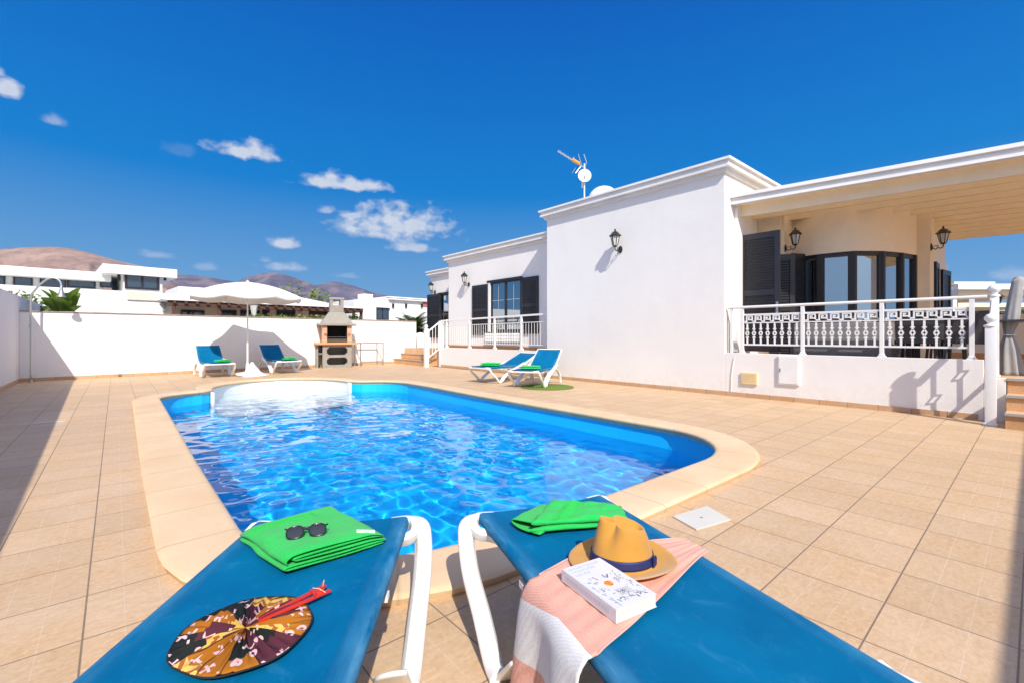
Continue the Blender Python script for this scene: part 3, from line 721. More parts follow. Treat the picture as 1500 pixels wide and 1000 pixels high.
# ------------------------------------------------------------ cloth materials
def sling_fn(t, p, tc):
    w = t.n('ShaderNodeTexWave', {'Vector': tc, 'Scale': 140.0, 'Distortion': 0.0}, wave_type='BANDS', bands_direction='X').outputs['Fac']
    w2 = t.n('ShaderNodeTexWave', {'Vector': tc, 'Scale': 140.0, 'Distortion': 0.0}, wave_type='BANDS', bands_direction='Y').outputs['Fac']
    weave = t.math('MULTIPLY', w, w2)
    n = t.noise(tc, 3.5, 6, 0.6); c = t.mix(t.ramp(n, [(0.35, 0.0), (0.7, 1.0)]), (.0005, .100, .235), (.001, .140, .295))
    g = t.n('ShaderNodeNewGeometry'); up = t.n('ShaderNodeSeparateXYZ', {0: g.outputs['Normal']}).outputs[2]
    s = t.n('ShaderNodeMapping', {'Vector': tc, 'Scale': (1, .25, 1)}).outputs[0]
    scuff = t.math('MAXIMUM', t.ramp(t.noise(s, 45, 6, 0.75), [(0.58, 0.0), (0.75, 1.0)]), t.math('MULTIPLY', t.ramp(t.noise(tc, 7, 8, 0.75, dist=1.0), [(0.56, 0.0), (0.72, 1.0)]), 0.9))
    attr = t.n('ShaderNodeAttribute', attribute_name='edge').outputs['Fac']
    wear = t.math('MULTIPLY', attr, t.ramp(t.noise(s, 18, 5, 0.7), [(0.35, 0.0), (0.7, 1.0)]))
    c = t.mix(t.math('MULTIPLY', scuff, 0.30), c, (.06, .27, .45)); c = t.mix(t.math('MULTIPLY', wear, 0.6), c, (.14, .36, .52))
    c = t.mix(t.math('MULTIPLY', weave, 0.22), c, (.004, .20, .38))
    lk(t, c, p.inputs['Base Color'])
    s3 = t.n('ShaderNodeMapping', {'Vector': tc, 'Scale': (1.6, 5.0, 1)}).outputs[0]
    h = t.math('ADD', weave, t.math('ADD', t.math('MULTIPLY', t.noise(tc, 3.0, 2), 22.0), t.math('MULTIPLY', t.noise(s3, 2.2, 3, dist=1.2), 12.0)))
    lk(t, t.n('ShaderNodeBump', {'Strength': 0.5, 'Distance': 0.00025, 'Height': h}).outputs[0], p.inputs['Normal'])
M_sling = mat('blue_sling_mesh', rough=.6, spec=.06, fn=sling_fn)
def terry(name, a, b):
    def fn(t, p, tc):
        n = t.noise(tc, 320, 3, 0.7); n2 = t.noise(tc, 9, 5, 0.6)
        c = t.mix(t.ramp(n, [(0.3, 0.0), (0.7, 1.0)]), a, b); c = t.mix(t.ramp(n2, [(0.35, 0.22), (0.65, 0.0)]), c, tuple(x * .7 for x in a))
        lk(t, c, p.inputs['Base Color'])
        h = t.math('ADD', n, t.math('MULTIPLY', t.noise(tc, 40, 4), 2.2))
        lk(t, t.n('ShaderNodeBump', {'Strength': 0.9, 'Distance': 0.0030, 'Height': h}).outputs[0], p.inputs['Normal'])
    return mat(name, a, .95, spec=.1, sheen=.12, fn=fn)
M_green = terry('green_terry', (.012, .44, .07), (.035, .60, .12))
# ------------------------------------------------------------ sun loungers: local x across, y from the pool end to the head, z up
def sheet(bm, rows, lay=None, edge=None):
    vs = [[bm.verts.new(p) for p in r] for r in rows]
    if lay is not None:
        for r, er in zip(vs, edge):
            for v, e in zip(r, er): v[lay] = e
    for a, b in zip(vs, vs[1:]):
        for k in range(len(a) - 1): bm.faces.new((a[k], a[k + 1], b[k + 1], b[k]))
    return vs
def sling_mesh(w, path, th=.034, sag=.012):
    """cloth wrapped over two side tubes along a path of (y, z)"""
    bm = MB(); lay = bm.verts.layers.float.new('edge')
    rows = []; er = []
    for (y, z) in path:
        r = []; e = []
        for k in range(7): A = math.pi * (1.25 - k / 6 * .75); r.append((-w / 2 + .02 + .02 * math.cos(A), y, z - .02 + .02 * math.sin(A))); e.append(min(1, k / 3) if k < 6 else .6)
        for k in range(1, 14):
            u = -1 + 2 * k / 14; r.append((u * (w / 2 - .02), y, z - sag * (1 - u * u) + .0015 * math.sin(y * 9 + u * 4))); e.append(max(0, abs(u) * 6 - 5.2) * .7)
        for k in range(7): A = math.pi * (.5 - k / 6 * .75); r.append((w / 2 - .02 + .02 * math.cos(A), y, z - .02 + .02 * math.sin(A))); e.append(min(1, (6 - k) / 3) if k > 0 else .6)
        rows.append(r); er.append(e)
    y0, z0 = path[0]                                     # wrap over the pool-end rail
    pre = []; pe = []
    for A in (200, 160, 125, 105): 
        d = (.02 * math.cos(R_(A)), .02 * math.sin(R_(A)))
        pre.append([(x * .99, y0 + .02 + d[0], zz - .02 + d[1] if abs(x) < w / 2 - .03 else zz - .008 * (A > 150)) for (x, _, zz) in rows[0]]); pe.append([.5] * len(rows[0]))
    sheet(bm, pre + rows, lay, pe + er)
    return bm
def lounger(label, loc, axis, back=0.0, hinge=1.12, blen=.74, near=0, name='sun_lounger', group='blue and white sun loungers'):
    t = thing(name, label, 'sun lounger', loc, math.atan2(axis[1], axis[0]) - math.pi / 2, group)
    w = .585; H = .385; cb, sb = math.cos(back), math.sin(back)
    n = 34 if near else 12
    path = [(i / n * hinge, H + .0) for i in range(n + 1)]
    if back: path += [(hinge + cb * blen * i / 6, H + sb * blen * i / 6) for i in range(1, 7)]
    else: path += [(hinge + blen * i / 12, H) for i in range(1, 13)]
    thicken(obj('sling', sling_mesh(w, path), M_sling, t, smooth=60), .003, 0)
    if near:
        sl = t.children[-1]; bm = MB()
        for s in (-1, 1):
            for xx in (w / 2 - .052, w / 2 - .058): tube(bm, [(s * xx, .02 + i * .06, H - .012 * (1 - (xx / (w / 2 - .02)) ** 2) + .0012 + .0015 * math.sin((.02 + i * .06) * 9 + s * xx / (w / 2 - .02) * 4)) for i in range(30)], .0009, 4)
        obj('stitched_seam', bm, mat('seam_thread', (.01, .10, .22), .8), sl)
    # resin frame: side rails tucked under the cloth + rounded corners at the pool end
    bm = MB()
    for s in (-1, 1):
        pts = [(s * (w / 2 - .07), -.012, H - .03), (s * (w / 2 - .01), -.012, H - .025), (s * (w / 2 + (.018 if near in (0, s) else -.02)), .012, H - .03), (s * (w / 2 + (.022 if near in (0, s) else -.03)), .08, H - .045), (s * (w / 2 - .05), .20, H - .055), (s * (w / 2 - .055), hinge - .12, H - .055), (s * (w / 2 + .01), hinge + .05, H - .045)]
        if not back: pts += [(s * (w / 2 + .03), hinge + .2, H - .03), (s * (w / 2 + .03), hinge + .6, H - .03), (s * (w / 2 + .0), hinge + .72, H - .03)]
        tube(bm, crom(pts, 4, False), .02, 8, sq=(.034, .045))
    bar(bm, (-w / 2 + .05, -.008, H - .034), (w / 2 - .05, -.008, H - .034), .022, .028, bev=.004)
    bar(bm, (-w / 2, hinge + .03, H - .055), (w / 2, hinge + .03, H - .055), .03, .03)
    bar(bm, (-w / 2, .45, H - .06), (w / 2, .45, H - .06), .03, .02)
    obj('side_frame', bm, M_plastic, t, smooth=50)
    if back:
        bm = MB()
        for s in (-1, 1):
            tube(bm, [(s * (w / 2 + .004), hinge + .03, H - .03), (s * (w / 2 + .004), hinge + cb * blen, H + sb * blen - .02)], .018, 8, sq=(.03, .036))
        tube(bm, [(-w / 2, hinge + cb * blen, H + sb * blen - .01), (w / 2, hinge + cb * blen, H + sb * blen - .01)], .016)
        if back > .7 or True:
            for s in (-1, 1): bar(bm, (s * (w / 2 - .03), hinge + cb * blen * .45, H + sb * blen * .45 - .03), (s * (w / 2 - .03), hinge + .35 + .1, H - .07), .02, .02)
        obj('backrest_frame', bm, M_plastic, t, smooth=50)
    for s in (-1, 1):
        # front leg: from the corner down to the foot, then a broad strut back up to the hinge
        bm = MB(); x = s * (w / 2 + (.052 if near == s else (.0 if near else .036)))
        pts = [(s * (w / 2 + .0), -.004, H - .022), (x - s * .004, .012, H - .03), (x + s * .012, .05, H - .075), (x + s * .016, .12, H - .165), (x + s * .012, .24, .135), (x + s * .005, .34, .035), (x + s * .004, .40, .022)]
        P = crom(pts, 5, False); tube(bm, P, .02, 12, sq=[(.030 + .026 * min(1, i / 6), .042) for i in range(len(P))])
        lg = obj('front_leg', bm, M_plastic, t, smooth=60)
        bm = MB(); n_ = len(P)                          # moulded groove strip on the inner edge
        Q = [p + Vector((-s * .026, 0, .006)) for p in P[5:-4]]; tube(bm, Q, .008, 6, sq=(.012, .03)); obj('leg_flange', bm, M_plastic, lg, smooth=60)
        if near == s:                           # moulded web at the foot, facing the head end
            bm = MB(); rows = []
            for k in range(9):
                f = k / 8; yy = .53 - .15 * f; zz = .155 * (1 - f) + .0; wd = .105 * (.80 + .25 * math.sin(math.pi * f * .8)); rows.append([bm.verts.new((x + s * .012 - s * wd * q / 5, yy + .012 * math.sin(math.pi * q / 5), zz + .010 * math.sin(math.pi * q / 5) * (1 - f) - .012 * (q / 5) ** 2 * (1 - f))) for q in range(6)])
            for a_, b_ in zip(rows, rows[1:]):
                for q in range(5): bm.faces.new((a_[q], a_[q + 1], b_[q + 1], b_[q]))
            thicken(obj('leg_web', bm, M_plastic, lg, smooth=50), .010, 0)
        bm = MB()
        if near: pts = [(x, .80, .02), (x - s * .01, .86, .16), (x - s * .012, .98, .30), (x, hinge + .10, .35)]
        else: pts = [(x + s * .004, .40, .030), (x - s * .004, .50, .12), (x - s * .010, .66, .22), (x - s * .012, .86, .30), (x - s * .006, 1.04, .36), (x + s * .0, hinge + .10, .43)]
        P = crom(pts, 4, False); tube(bm, P, .03, 12, sq=[(.105 - .045 * max(0, i / len(P) - .25), .026) for i in range(len(P))]); obj('broad_strut', bm, M_plastic, t, smooth=60)
        bm = MB(); tube(bm, crom([(x - s * .0, hinge - .02, H - .03), (x, hinge + .16, H - .08), (x + s * .01, hinge + .30, .18), (x + s * .01, hinge + .36, .02)], 4, False), .02, 10, sq=(.06, .035)); obj('rear_leg', bm, M_plastic, t, smooth=60)
    return t
uL = Vector((-.587, -.81, 0)).normalized(); uR = Vector((-.335, -.942, 0)).normalized()
LO = Vector((.640, 1.800, 0)); RO = Vector((1.375, 1.375, 0))
lounger('blue lounger in the foreground at left carrying the round patterned fan', LO, uL, near=-1)
lounger('blue lounger in the foreground at right under the straw hat and pink towel', RO, uR, near=1)
lounger('blue lounger by the back wall left of the parasol pole', (2.06, 13.95, 0), (-.04, 1), back=R_(40), blen=.68)
lounger('blue lounger by the back wall half in the shade of parasol', (3.78, 14.1, 0), (-.10, .995), back=R_(40), blen=.68)
lounger('blue lounger with low backrest farther along the villa wall', (6.30, 8.42, 0), (.99, .11), back=R_(22), blen=.72)
lounger('blue lounger nearest the blank villa wall standing on a round green mat', (6.33, 6.93, 0), (.90, .43), back=R_(34), blen=.70)
def onL(o, u, x, y, z=.387):              # point on a lounger bed
    s = Vector((-u.y, u.x, 0)) * -1; s = Vector((u.y, -u.x, 0)); return Vector(o) + s * x + u * y + Vector((0, 0, z))
# ------------------------------------------------------------ folded towels
def soft_slab(bm, q, z0, th, nu=26, nv=20, r=.5, wob=.003, seed=0, tilt=None):
    """pillow-edged cloth slab on the quad q (4 ground points), from z0 up"""
    rr = random.Random(seed); ph = [rr.uniform(0, 6) for _ in range(6)]
    q = [Vector((p[0], p[1], 0)) for p in q]
    def S(u, v): return q[0].lerp(q[1], u).lerp(q[3].lerp(q[2], u), v)
    top, bot = [], []
    for i in range(nu + 1):
        a = -1 + 2 * i / nu; a = math.copysign(1 - (1 - abs(a)) ** 1.7, a); rt, rb = [], []
        for j in range(nv + 1):
            b = -1 + 2 * j / nv; b = math.copysign(1 - (1 - abs(b)) ** 1.7, b)
            e = min(1 - abs(a), 1 - abs(b)); f = math.sqrt(max(0, 1 - (1 - min(1, e / r)) ** 2)) if e < r else 1
            p = S((a + 1) / 2, (b + 1) / 2); p.x += .003 * math.sin(a * 7 + ph[0]) * abs(b); p.y += .003 * math.sin(b * 8 + ph[1]) * abs(a)
            h = th * f + wob * f * (math.sin(a * 5 + b * 3 + ph[2]) + math.sin(b * 7 - a * 4 + ph[3]) + .5 * math.sin(a * 13 + ph[4]))
            zt = z0 + th * .5 * (1 - f) + 0 + (h - th * f) + th * f * 1.0 if False else z0 + th * (.5 + .5 * f) + (h - th * f)
            rt.append((p.x, p.y, zt)); rb.append((p.x, p.y, z0 + th * (.5 - .5 * f)))
        top.append(rt); bot.append(rb)
    A = sheet(bm, top); B = sheet(bm, [r[::-1] for r in bot])
    bmesh.ops.remove_doubles(bm, verts=bm.verts[:], dist=.0002)
def ribbon(bm, path, along, th, n=14, wob=.0015, seed=1, ofs=Vector((0, 0, 0))):
    """thick cloth ribbon: path of 3-D points (cross-section) swept along the vector 'along'"""
    rr = random.Random(seed); P = crom(path, 5, False); m = len(P); rings = []
    for j in range(n + 1):
        s = j / n; row = []
        for side in (1, -1):
            for i in (range(m) if side == 1 else range(m - 1, -1, -1)):
                d = (P[min(i + 1, m - 1)] - P[max(i - 1, 0)]).normalized(); nn = d.cross(along).normalized()
                w = wob * (math.sin(i * .35 + s * 9 + seed) + math.sin(s * 17 + i * .13)); endr = 1 - .7 * max(0, abs(2 * s - 1) - .88) / .12
                row.append(P[i] + along * s + nn * side * th / 2 * endr + Vector((0, 0, w)))
        rings.append([bm.verts.new(p) for p in row])
    for a, b in zip(rings, rings[1:]):
        k = len(a)
        for i in range(k): bm.faces.new((a[i], a[(i + 1) % k], b[(i + 1) % k], b[i]))
    bm.faces.new(rings[0]); bm.faces.new(rings[-1][::-1])
def soften(bm, F, x, al, L):
    an = al.normalized(); AL = al.length; fl = bm.faces[:]
    for v in bm.verts:
        s = v.co.dot(x) / L; a_ = v.co.dot(an) / AL; k = max(0, v.co.z) / .055
        e = max(0, a_ - .80) / .20; v.co.z -= .35 * e * e * v.co.z
        e2 = max(0, s - .75) / .25; v.co.z -= .40 * e2 * e2 * v.co.z
        v.co.z += k * (.0022 * math.sin(s * 5 + 1) + .0022 * math.sin(a_ * 6 + s * 3)); v.co += an * (.004 * math.sin(s * 7 + k * 3)) + x * (.003 * math.sin(a_ * 9 + k * 5))
        v.co += an * (-.010 * k * (1 - a_) * s)
def towel_left():
    Z = .384
    F = gz(415, 842, Z); Rr = gz(566, 795, Z); Lc = gz(350, 792, Z)
    x = (Rr - F); L = x.length; x.normalize(); al = Lc - F; al = al - al.normalized() * .0
    z = Vector((0, 0, 1)); t_ = .0088; path = []
    # three long folds lying on each other, the bends at the near-left corner
    def pt(u, h): return F + x * (u * L) + z * (h)
    y = [t_ * .6, t_ * 1.75, t_ * 2.95, t_ * 4.2, t_ * 5.4, t_ * 6.6]
    seq = []
    seq += [pt(.98, y[0]), pt(.5, y[0]), pt(.08, y[0]), pt(.01, (y[0] + y[1]) / 2), pt(.08, y[1]), pt(.5, y[1]), pt(.93, y[1]), pt(.985, (y[1] + y[2]) / 2), pt(.93, y[2]), pt(.5, y[2] + .002), pt(.15, y[2]), pt(.10, (y[2] + y[3]) / 2), pt(.15, y[3]), pt(.5, y[3] + .001), pt(.90, y[3]), pt(.95, (y[3] + y[4]) / 2), pt(.9, y[4]), pt(.5, y[4] + .003), pt(.13, y[4] + .002), pt(.03, (y[2] + y[4]) / 2 - .002), pt(.035, y[2] - .004)]
    bm = MB(); ribbon(bm, seq, al, t_ * .98, 22, .0012, 3)
    t = thing('folded_towel', 'thick green towel folded in layers under the sunglasses at the left', 'towel', F, 0, 'green towels'); 
    bmesh.ops.transform(bm, matrix=Matrix.Translation(-F), verts=bm.verts[:]); soften(bm, F, x, al, L); dp = dropper(bm)
    obj('cloth', bm, M_green, t, smooth=True)
    an = al.normalized()
    bm = MB(); P = [dp(x * (L * f) + al * g) for f, g in ((.70, .10), (.92, .02))]
    c0 = dp(x * (L * .74) + al * .10, .0015); c1 = dp(x * (L * .74) + x * .052 + al * .04, .0022); bar(bm, c0, c1, .024, .0012)
    obj('care_label', bm, mat('label_white', (.78, .8, .78), .7), t)
    bm = MB()
    for i in range(5):
        q = c0.lerp(c1, .15 + .16 * i) + z * .0011; bar(bm, q - an * .003, q + an * .003, .002, .0006)
    obj('label_print', bm, mat('print_grey', (.2, .22, .25), .7), t)
    bm = MB()
    for uu in (.76, .785, .83, .855): tube(bm, [dp(x * (L * (.06 + .62 * i / 15)) + al * uu, .0006) for i in range(16)], .0014, 5)
    for i in range(14): tube(bm, [dp(x * (L * (.08 + .58 * i / 13)) + al * g, .0004) for g in (.79, .81, .825)], .0012, 5)
    obj('woven_border', bm, terry('green_terry_dark', (.012, .45, .05), (.03, .62, .09)), t, smooth=True)
towel_left()
def towel_right():
    A = gz(780, 784, .387); t = thing('folded_towel', 'green towel folded loosely behind the straw hat', 'towel', A, 0, 'green towels'); z = Vector((0, 0, 1))
    q = [gz(776, 783, .387), gz(922, 770, .387), gz(912, 750, .387), gz(806, 745, .387)]; q = [p - A for p in q]
    for k, (z0, th, sh) in enumerate(((0.0, .024, 0), (.0215, .026, .006))):
        bm = MB(); qq = [p + (q[0] - q[1]).normalized() * sh * (-1 if i in (0, 3) else 1) for i, p in enumerate(q)]
        soft_slab(bm, [(p.x, p.y) for p in qq], z0, th, 34, 24, .30, .0045, 5 + k)
        for v in bm.verts:                            # slumps towards the far right end
            f = min(1, max(0, v.co.dot((q[1] - q[0]).normalized()) / (q[1] - q[0]).length)); v.co.z *= 1.12 - .30 * f
        dp = dropper(bm)
        obj('cloth_fold', bm, M_green, t, smooth=True)
    # open rolled edge at the left
    a, b = gz(776, 784, .387) - A, gz(752, 770, .387) - A; d = (b - a); x = d.normalized(); al = (gz(800, 745, .387) - gz(752, 770, .387)); L = d.length
    P = lambda s, h: a + x * (L * s) + z * h
    o = (q[1] - q[0]).normalized() * .05
    seq = [P(-.1, .006) + o * .6, P(.5, .005), P(.95, .006), P(1.12, .015), P(.98, .026), P(.6, .030) + o * .2, P(.1, .034) + o * .8]
    bm = MB(); ribbon(bm, seq, al * .9, .008, 18, .001, 4); obj('rolled_end', bm, M_green, t, smooth=True)
    bm = MB(); u = (q[1] - q[0]); w = (q[3] - q[0])
    def top(fu, fv):
        e = min(1 - abs(2 * fu - 1), 1 - abs(2 * fv - 1)); g = math.sqrt(max(0, 1 - (1 - min(1, e / .3)) ** 2)); p = q[0].lerp(q[1], fu).lerp(q[3].lerp(q[2], fu), fv); return dp(p, .0006)
    for fu in (.20, .22, .38, .40): tube(bm, [top(fu + .10 * k / 11, .04 + .90 * k / 11) for k in range(12)], .0015, 5)
    for i in range(18): f = .06 + .86 * i / 17; tube(bm, [top(fu + .10 * f, f) for fu in (.23, .27, .31, .35)], .0013, 5)
    obj('woven_border', bm, MATS['green_terry_dark'], t, smooth=True)
towel_right()
def small_towel(label, o, u, x, y, rot, w=.36, d=.24):
    p = onL(o, u, x, y, .385); t = thing('folded_towel', label, 'towel', p, math.atan2(u.y, u.x) + rot, 'green towels')
    for k in range(2):
        bm = MB(); h = .036; s = 1 - .06 * k
        soft_slab(bm, [(-d / 2 * s, -w / 2 * s), (d / 2 * s, -w / 2 * s), (d / 2 * s, w / 2 * s), (-d / 2 * s, w / 2 * s)], k * h * .93, h, 12, 12, .35, .002, k + int(p.x * 10)); obj('cloth_fold', bm, M_green, t, smooth=True)
V3 = lambda a: Vector((a[0], a[1], 0)).normalized()
small_towel('small folded green towel on the lounger left of the parasol', (2.06, 13.95, 0), V3((-.04, 1)), .14, .42, .5)
small_towel('small folded green towel on the lounger right of the parasol', (3.78, 14.1, 0), V3((-.10, .995)), .14, .42, .4)
small_towel('flat green towel on the low-backed lounger beside the villa', (6.30, 8.42, 0), V3((.99, .11)), -.05, .45, .3, .42, .30)
small_towel('bulkier green towel on the lounger above the green mat', (6.33, 6.93, 0), V3((.90, .43)), .0, .45, .3, .42, .30)
# ------------------------------------------------------------ pink beach towel draped over the right lounger
def pink_fn(t, p, tc):
    uv = t.n('ShaderNodeUVMap').outputs[0]; s = t.n('ShaderNodeSeparateXYZ', {0: uv})
    st = t.math('MULTIPLY', t.math('GREATER_THAN', s.outputs[0], 1.0), t.math('LESS_THAN', s.outputs[0], 1.5))
    knit = t.n('ShaderNodeTexWave', {'Vector': tc, 'Scale': 60.0, 'Distortion': 3.0, 'Detail': 0.0, 'Detail Scale': 3.0}, wave_type='BANDS', bands_direction='X').outputs['Fac']
    kn2 = t.n('ShaderNodeTexWave', {'Vector': tc, 'Scale': 60.0, 'Distortion': 2.0}, wave_type='BANDS', bands_direction='Y').outputs['Fac']
    k = t.math('ADD', t.math('MULTIPLY', knit, .6), t.math('MULTIPLY', kn2, .5))
    pk = t.mix(t.ramp(k, [(0.2, 0.0), (0.8, 1.0)]), (.62, .29, .21), (.78, .43, .335)); wh = t.mix(k, (.62, .61, .60), (.80, .79, .77))
    lk(t, t.mix(st, pk, wh), p.inputs['Base Color'])
    lk(t, t.n('ShaderNodeBump', {'Strength': 0.8, 'Distance': 0.0005, 'Height': k}).outputs[0], p.inputs['Normal'])
M_pink = mat('pink_cotton', rough=.95, spec=.1, sheen=.1, fn=pink_fn)
def pink_towel():
    Z = .3905
    top = [gz(1003, 789, Z - .004), gz(985, 789, Z), gz(930, 795, Z + .001), gz(850, 812, Z + .001), gz(806, 833, Z), gz(790, 842, Z), ]
    bot = [gz(1040, 806, Z - .004), gz(1020, 820, Z), gz(975, 866, Z), gz(930, 910, Z), gz(890, 944, Z), gz(877, 957, Z)]
    bm = MB(); uvl = bm.loops.layers.uv.new('UVMap'); nv = 34
    cols = []                                   # each column: chain of points across the towel, from right tip to the hanging hem
    Tp = crom(top, 6, False); Bt = crom(bot, 6, False); m = len(Tp)
    side = Vector((uR.y, -uR.x, 0)); side = -side if side.dot(Vector((-1, 0, 0))) < 0 else side
    for i in range(m):
        row = []
        for j in range(nv + 1):
            f = j / nv; p = Tp[i].lerp(Bt[i], f); p.z += .0016 * math.sin(f * 16 + i * .3) + .001 * math.sin(i * .8) + .0012 * math.sin(f * 40)
            row.append((p, i / (m - 1) * .8))
        cols.append(row)
    hang = .33; nh = 22
    for k in range(1, nh + 1):
        h = k / nh; row = []
        for j in range(nv + 1):
            f = j / nv; p = Tp[-1].lerp(Bt[-1], f); d = h * hang
            out = .030 * (1 - math.exp(-d / .012)) + .012 * math.sin(f * 9 + 1) * min(1, d / .1) * (.4 + h); dz = max(0, d - .010)
            q = p + side * (out + .02 * min(1, d / .05) + .03 * h) + Vector((0, 0, -dz)) ; 
            row.append((q, .8 + (d + (f - .0) * .085) / hang * 1.05 + .0))
        cols.append(row)
    V = [[bm.verts.new(p) for p, _ in r] for r in cols]
    for a in range(len(cols) - 1):
        for j in range(nv):
            f = bm.faces.new((V[a][j], V[a][j + 1], V[a + 1][j + 1], V[a + 1][j]))
            for lo, (ii, jj) in zip(f.loops, ((a, j), (a, j + 1), (a + 1, j + 1), (a + 1, j))): lo[uvl].uv = (cols[ii][jj][1], jj / nv)
    t = thicken(obj('beach_towel', bm, M_pink, smooth=True), .0035, 0); tag(t, 'pink cotton towel with a white stripe draped across the right lounger', 'beach towel')
    bm = MB()
    for chain in (Tp, Bt): tube(bm, [p + Vector((0, 0, .002)) for p in chain], .0028, 6)
    h = obj('hem', bm, mat('pink_hem', (.74, .38, .31), .95), t, smooth=True)
pink_towel()
# ------------------------------------------------------------ straw hat
def hat():
    c = gz(911, 823, .392); t = thing('sun_hat', 'mustard felt fedora with a navy band resting on pink towel', 'hat', (c.x, c.y, .394), math.atan2(CA * 0 + SA, -CA) )
    # local +x = front of the hat (to the left in the photo), y across
    M_h = mat('mustard_felt', (.55, .27, .05), .9, bump=.0007, bscale=260, var=.12, vscale=14, sheen=.3, spec=.15)
    bm = MB(); seg = 64; a, b = .098, .080
    rings = []
    for k, (g, z) in enumerate(((0, .004), (.006, .002), (.02, .0015), (.04, .003), (.055, .006), (.066, .009), (.0675, .0105), (.066, .012), (.055, .0095), (.04, .0065), (.02, .005), (.004, .0055), (.0, .009))):
        ring = []
        for i in range(seg):
            A = 2 * math.pi * i / seg; x, y = (a + g) * math.cos(A), (b + g) * math.sin(A)
            zz = z + (g / .066) ** 1.5 * (.012 * math.sin(A) ** 2 - .006 * math.cos(A) + .003 * math.sin(3 * A + 1)); ring.append(bm.verts.new((x, y, zz)))
        rings.append(ring)
    for r0, r1 in zip(rings, rings[1:]):
        for i in range(seg): bm.faces.new((r0[i], r0[(i + 1) % seg], r1[(i + 1) % seg], r1[i]))
    obj('brim', bm, M_h, t, smooth=60)
    def crown(bm, h0, h1, grow, n=16, cap=True):
        rows = []
        def P(A, h):
            s = 1 - .20 * h - .10 * h * h; x, y = (a + grow) * math.cos(A) * s, (b + grow) * math.sin(A) * s
            f = math.cos(A)                                     # 1 at the front
            pinch = math.exp(-((abs(A if A < math.pi else A - 2 * math.pi) - .80) / .34) ** 2) * (h ** 2.0) * .034
            L = math.hypot(x, y); x -= x / L * pinch; y -= y / L * pinch
            z = .008 + h * (.112 + .020 * max(0, f) ** 3 * h - .014 * max(0, -f) * h)
            return Vector((x, y, z))
        for k in range(n + 1): rows.append([bm.verts.new(P(2 * math.pi * i / seg, h0 + (h1 - h0) * k / n)) for i in range(seg)])
        if cap:
            top = [v.co.copy() for v in rows[-1]]
            for s, dz in ((.955, .0045), (.90, .0055), (.82, .002), (.7, -.006), (.55, -.014), (.38, -.021), (.2, -.025), (.05, -.026)):
                ring = []
                for p in top:
                    q = Vector((p.x * s + .0 * (1 - s), p.y * s, p.z)); yy = abs(p.y * s)
                    crease = -.030 * math.exp(-(yy / .026) ** 2) * min(1, (1 - s) / .25) * (1 if p.x * s < .06 else max(0, 1 - (p.x * s - .06) / .03))
                    q.z = p.z * s + .108 * (1 - s) + (dz if dz > 0 else .004) + crease; ring.append(bm.verts.new(q))
                rows.append(ring)
            bm.faces.new(rows[-1])
        for r0, r1 in zip(rows, rows[1:]):
            for i in range(seg): bm.faces.new((r0[i], r0[(i + 1) % seg], r1[(i + 1) % seg], r1[i]))
    bm = MB(); crown(bm, 0, 1, 0); obj('crown', bm, M_h, t, smooth=True)
    M_b = mat('navy_ribbon', (.012, .02, .11), .6, bump=.0004, bscale=200, var=.15, vscale=20)
    bm = MB(); crown(bm, .02, .25, .0025, 4, cap=False); thicken(obj('band', bm, M_b, t, smooth=60), .002, 0)
    bm = MB(); A = R_(148)                                       # flat bow on the side towards the viewer
    o = Vector((a * math.cos(A), b * math.sin(A), .022)); tn = Vector((-math.sin(A), math.cos(A), 0)); nn = Vector((math.cos(A), math.sin(A), 0))
    for s in (0, 1): bar(bm, o + nn * (.004 + .003 * s) - tn * .012, o + nn * (.005 + .003 * s) + tn * .014, .003, .030 - .006 * s, up=(0, 0, 1), bev=.001)
    obj('bow', bm, M_b, t)
hat()
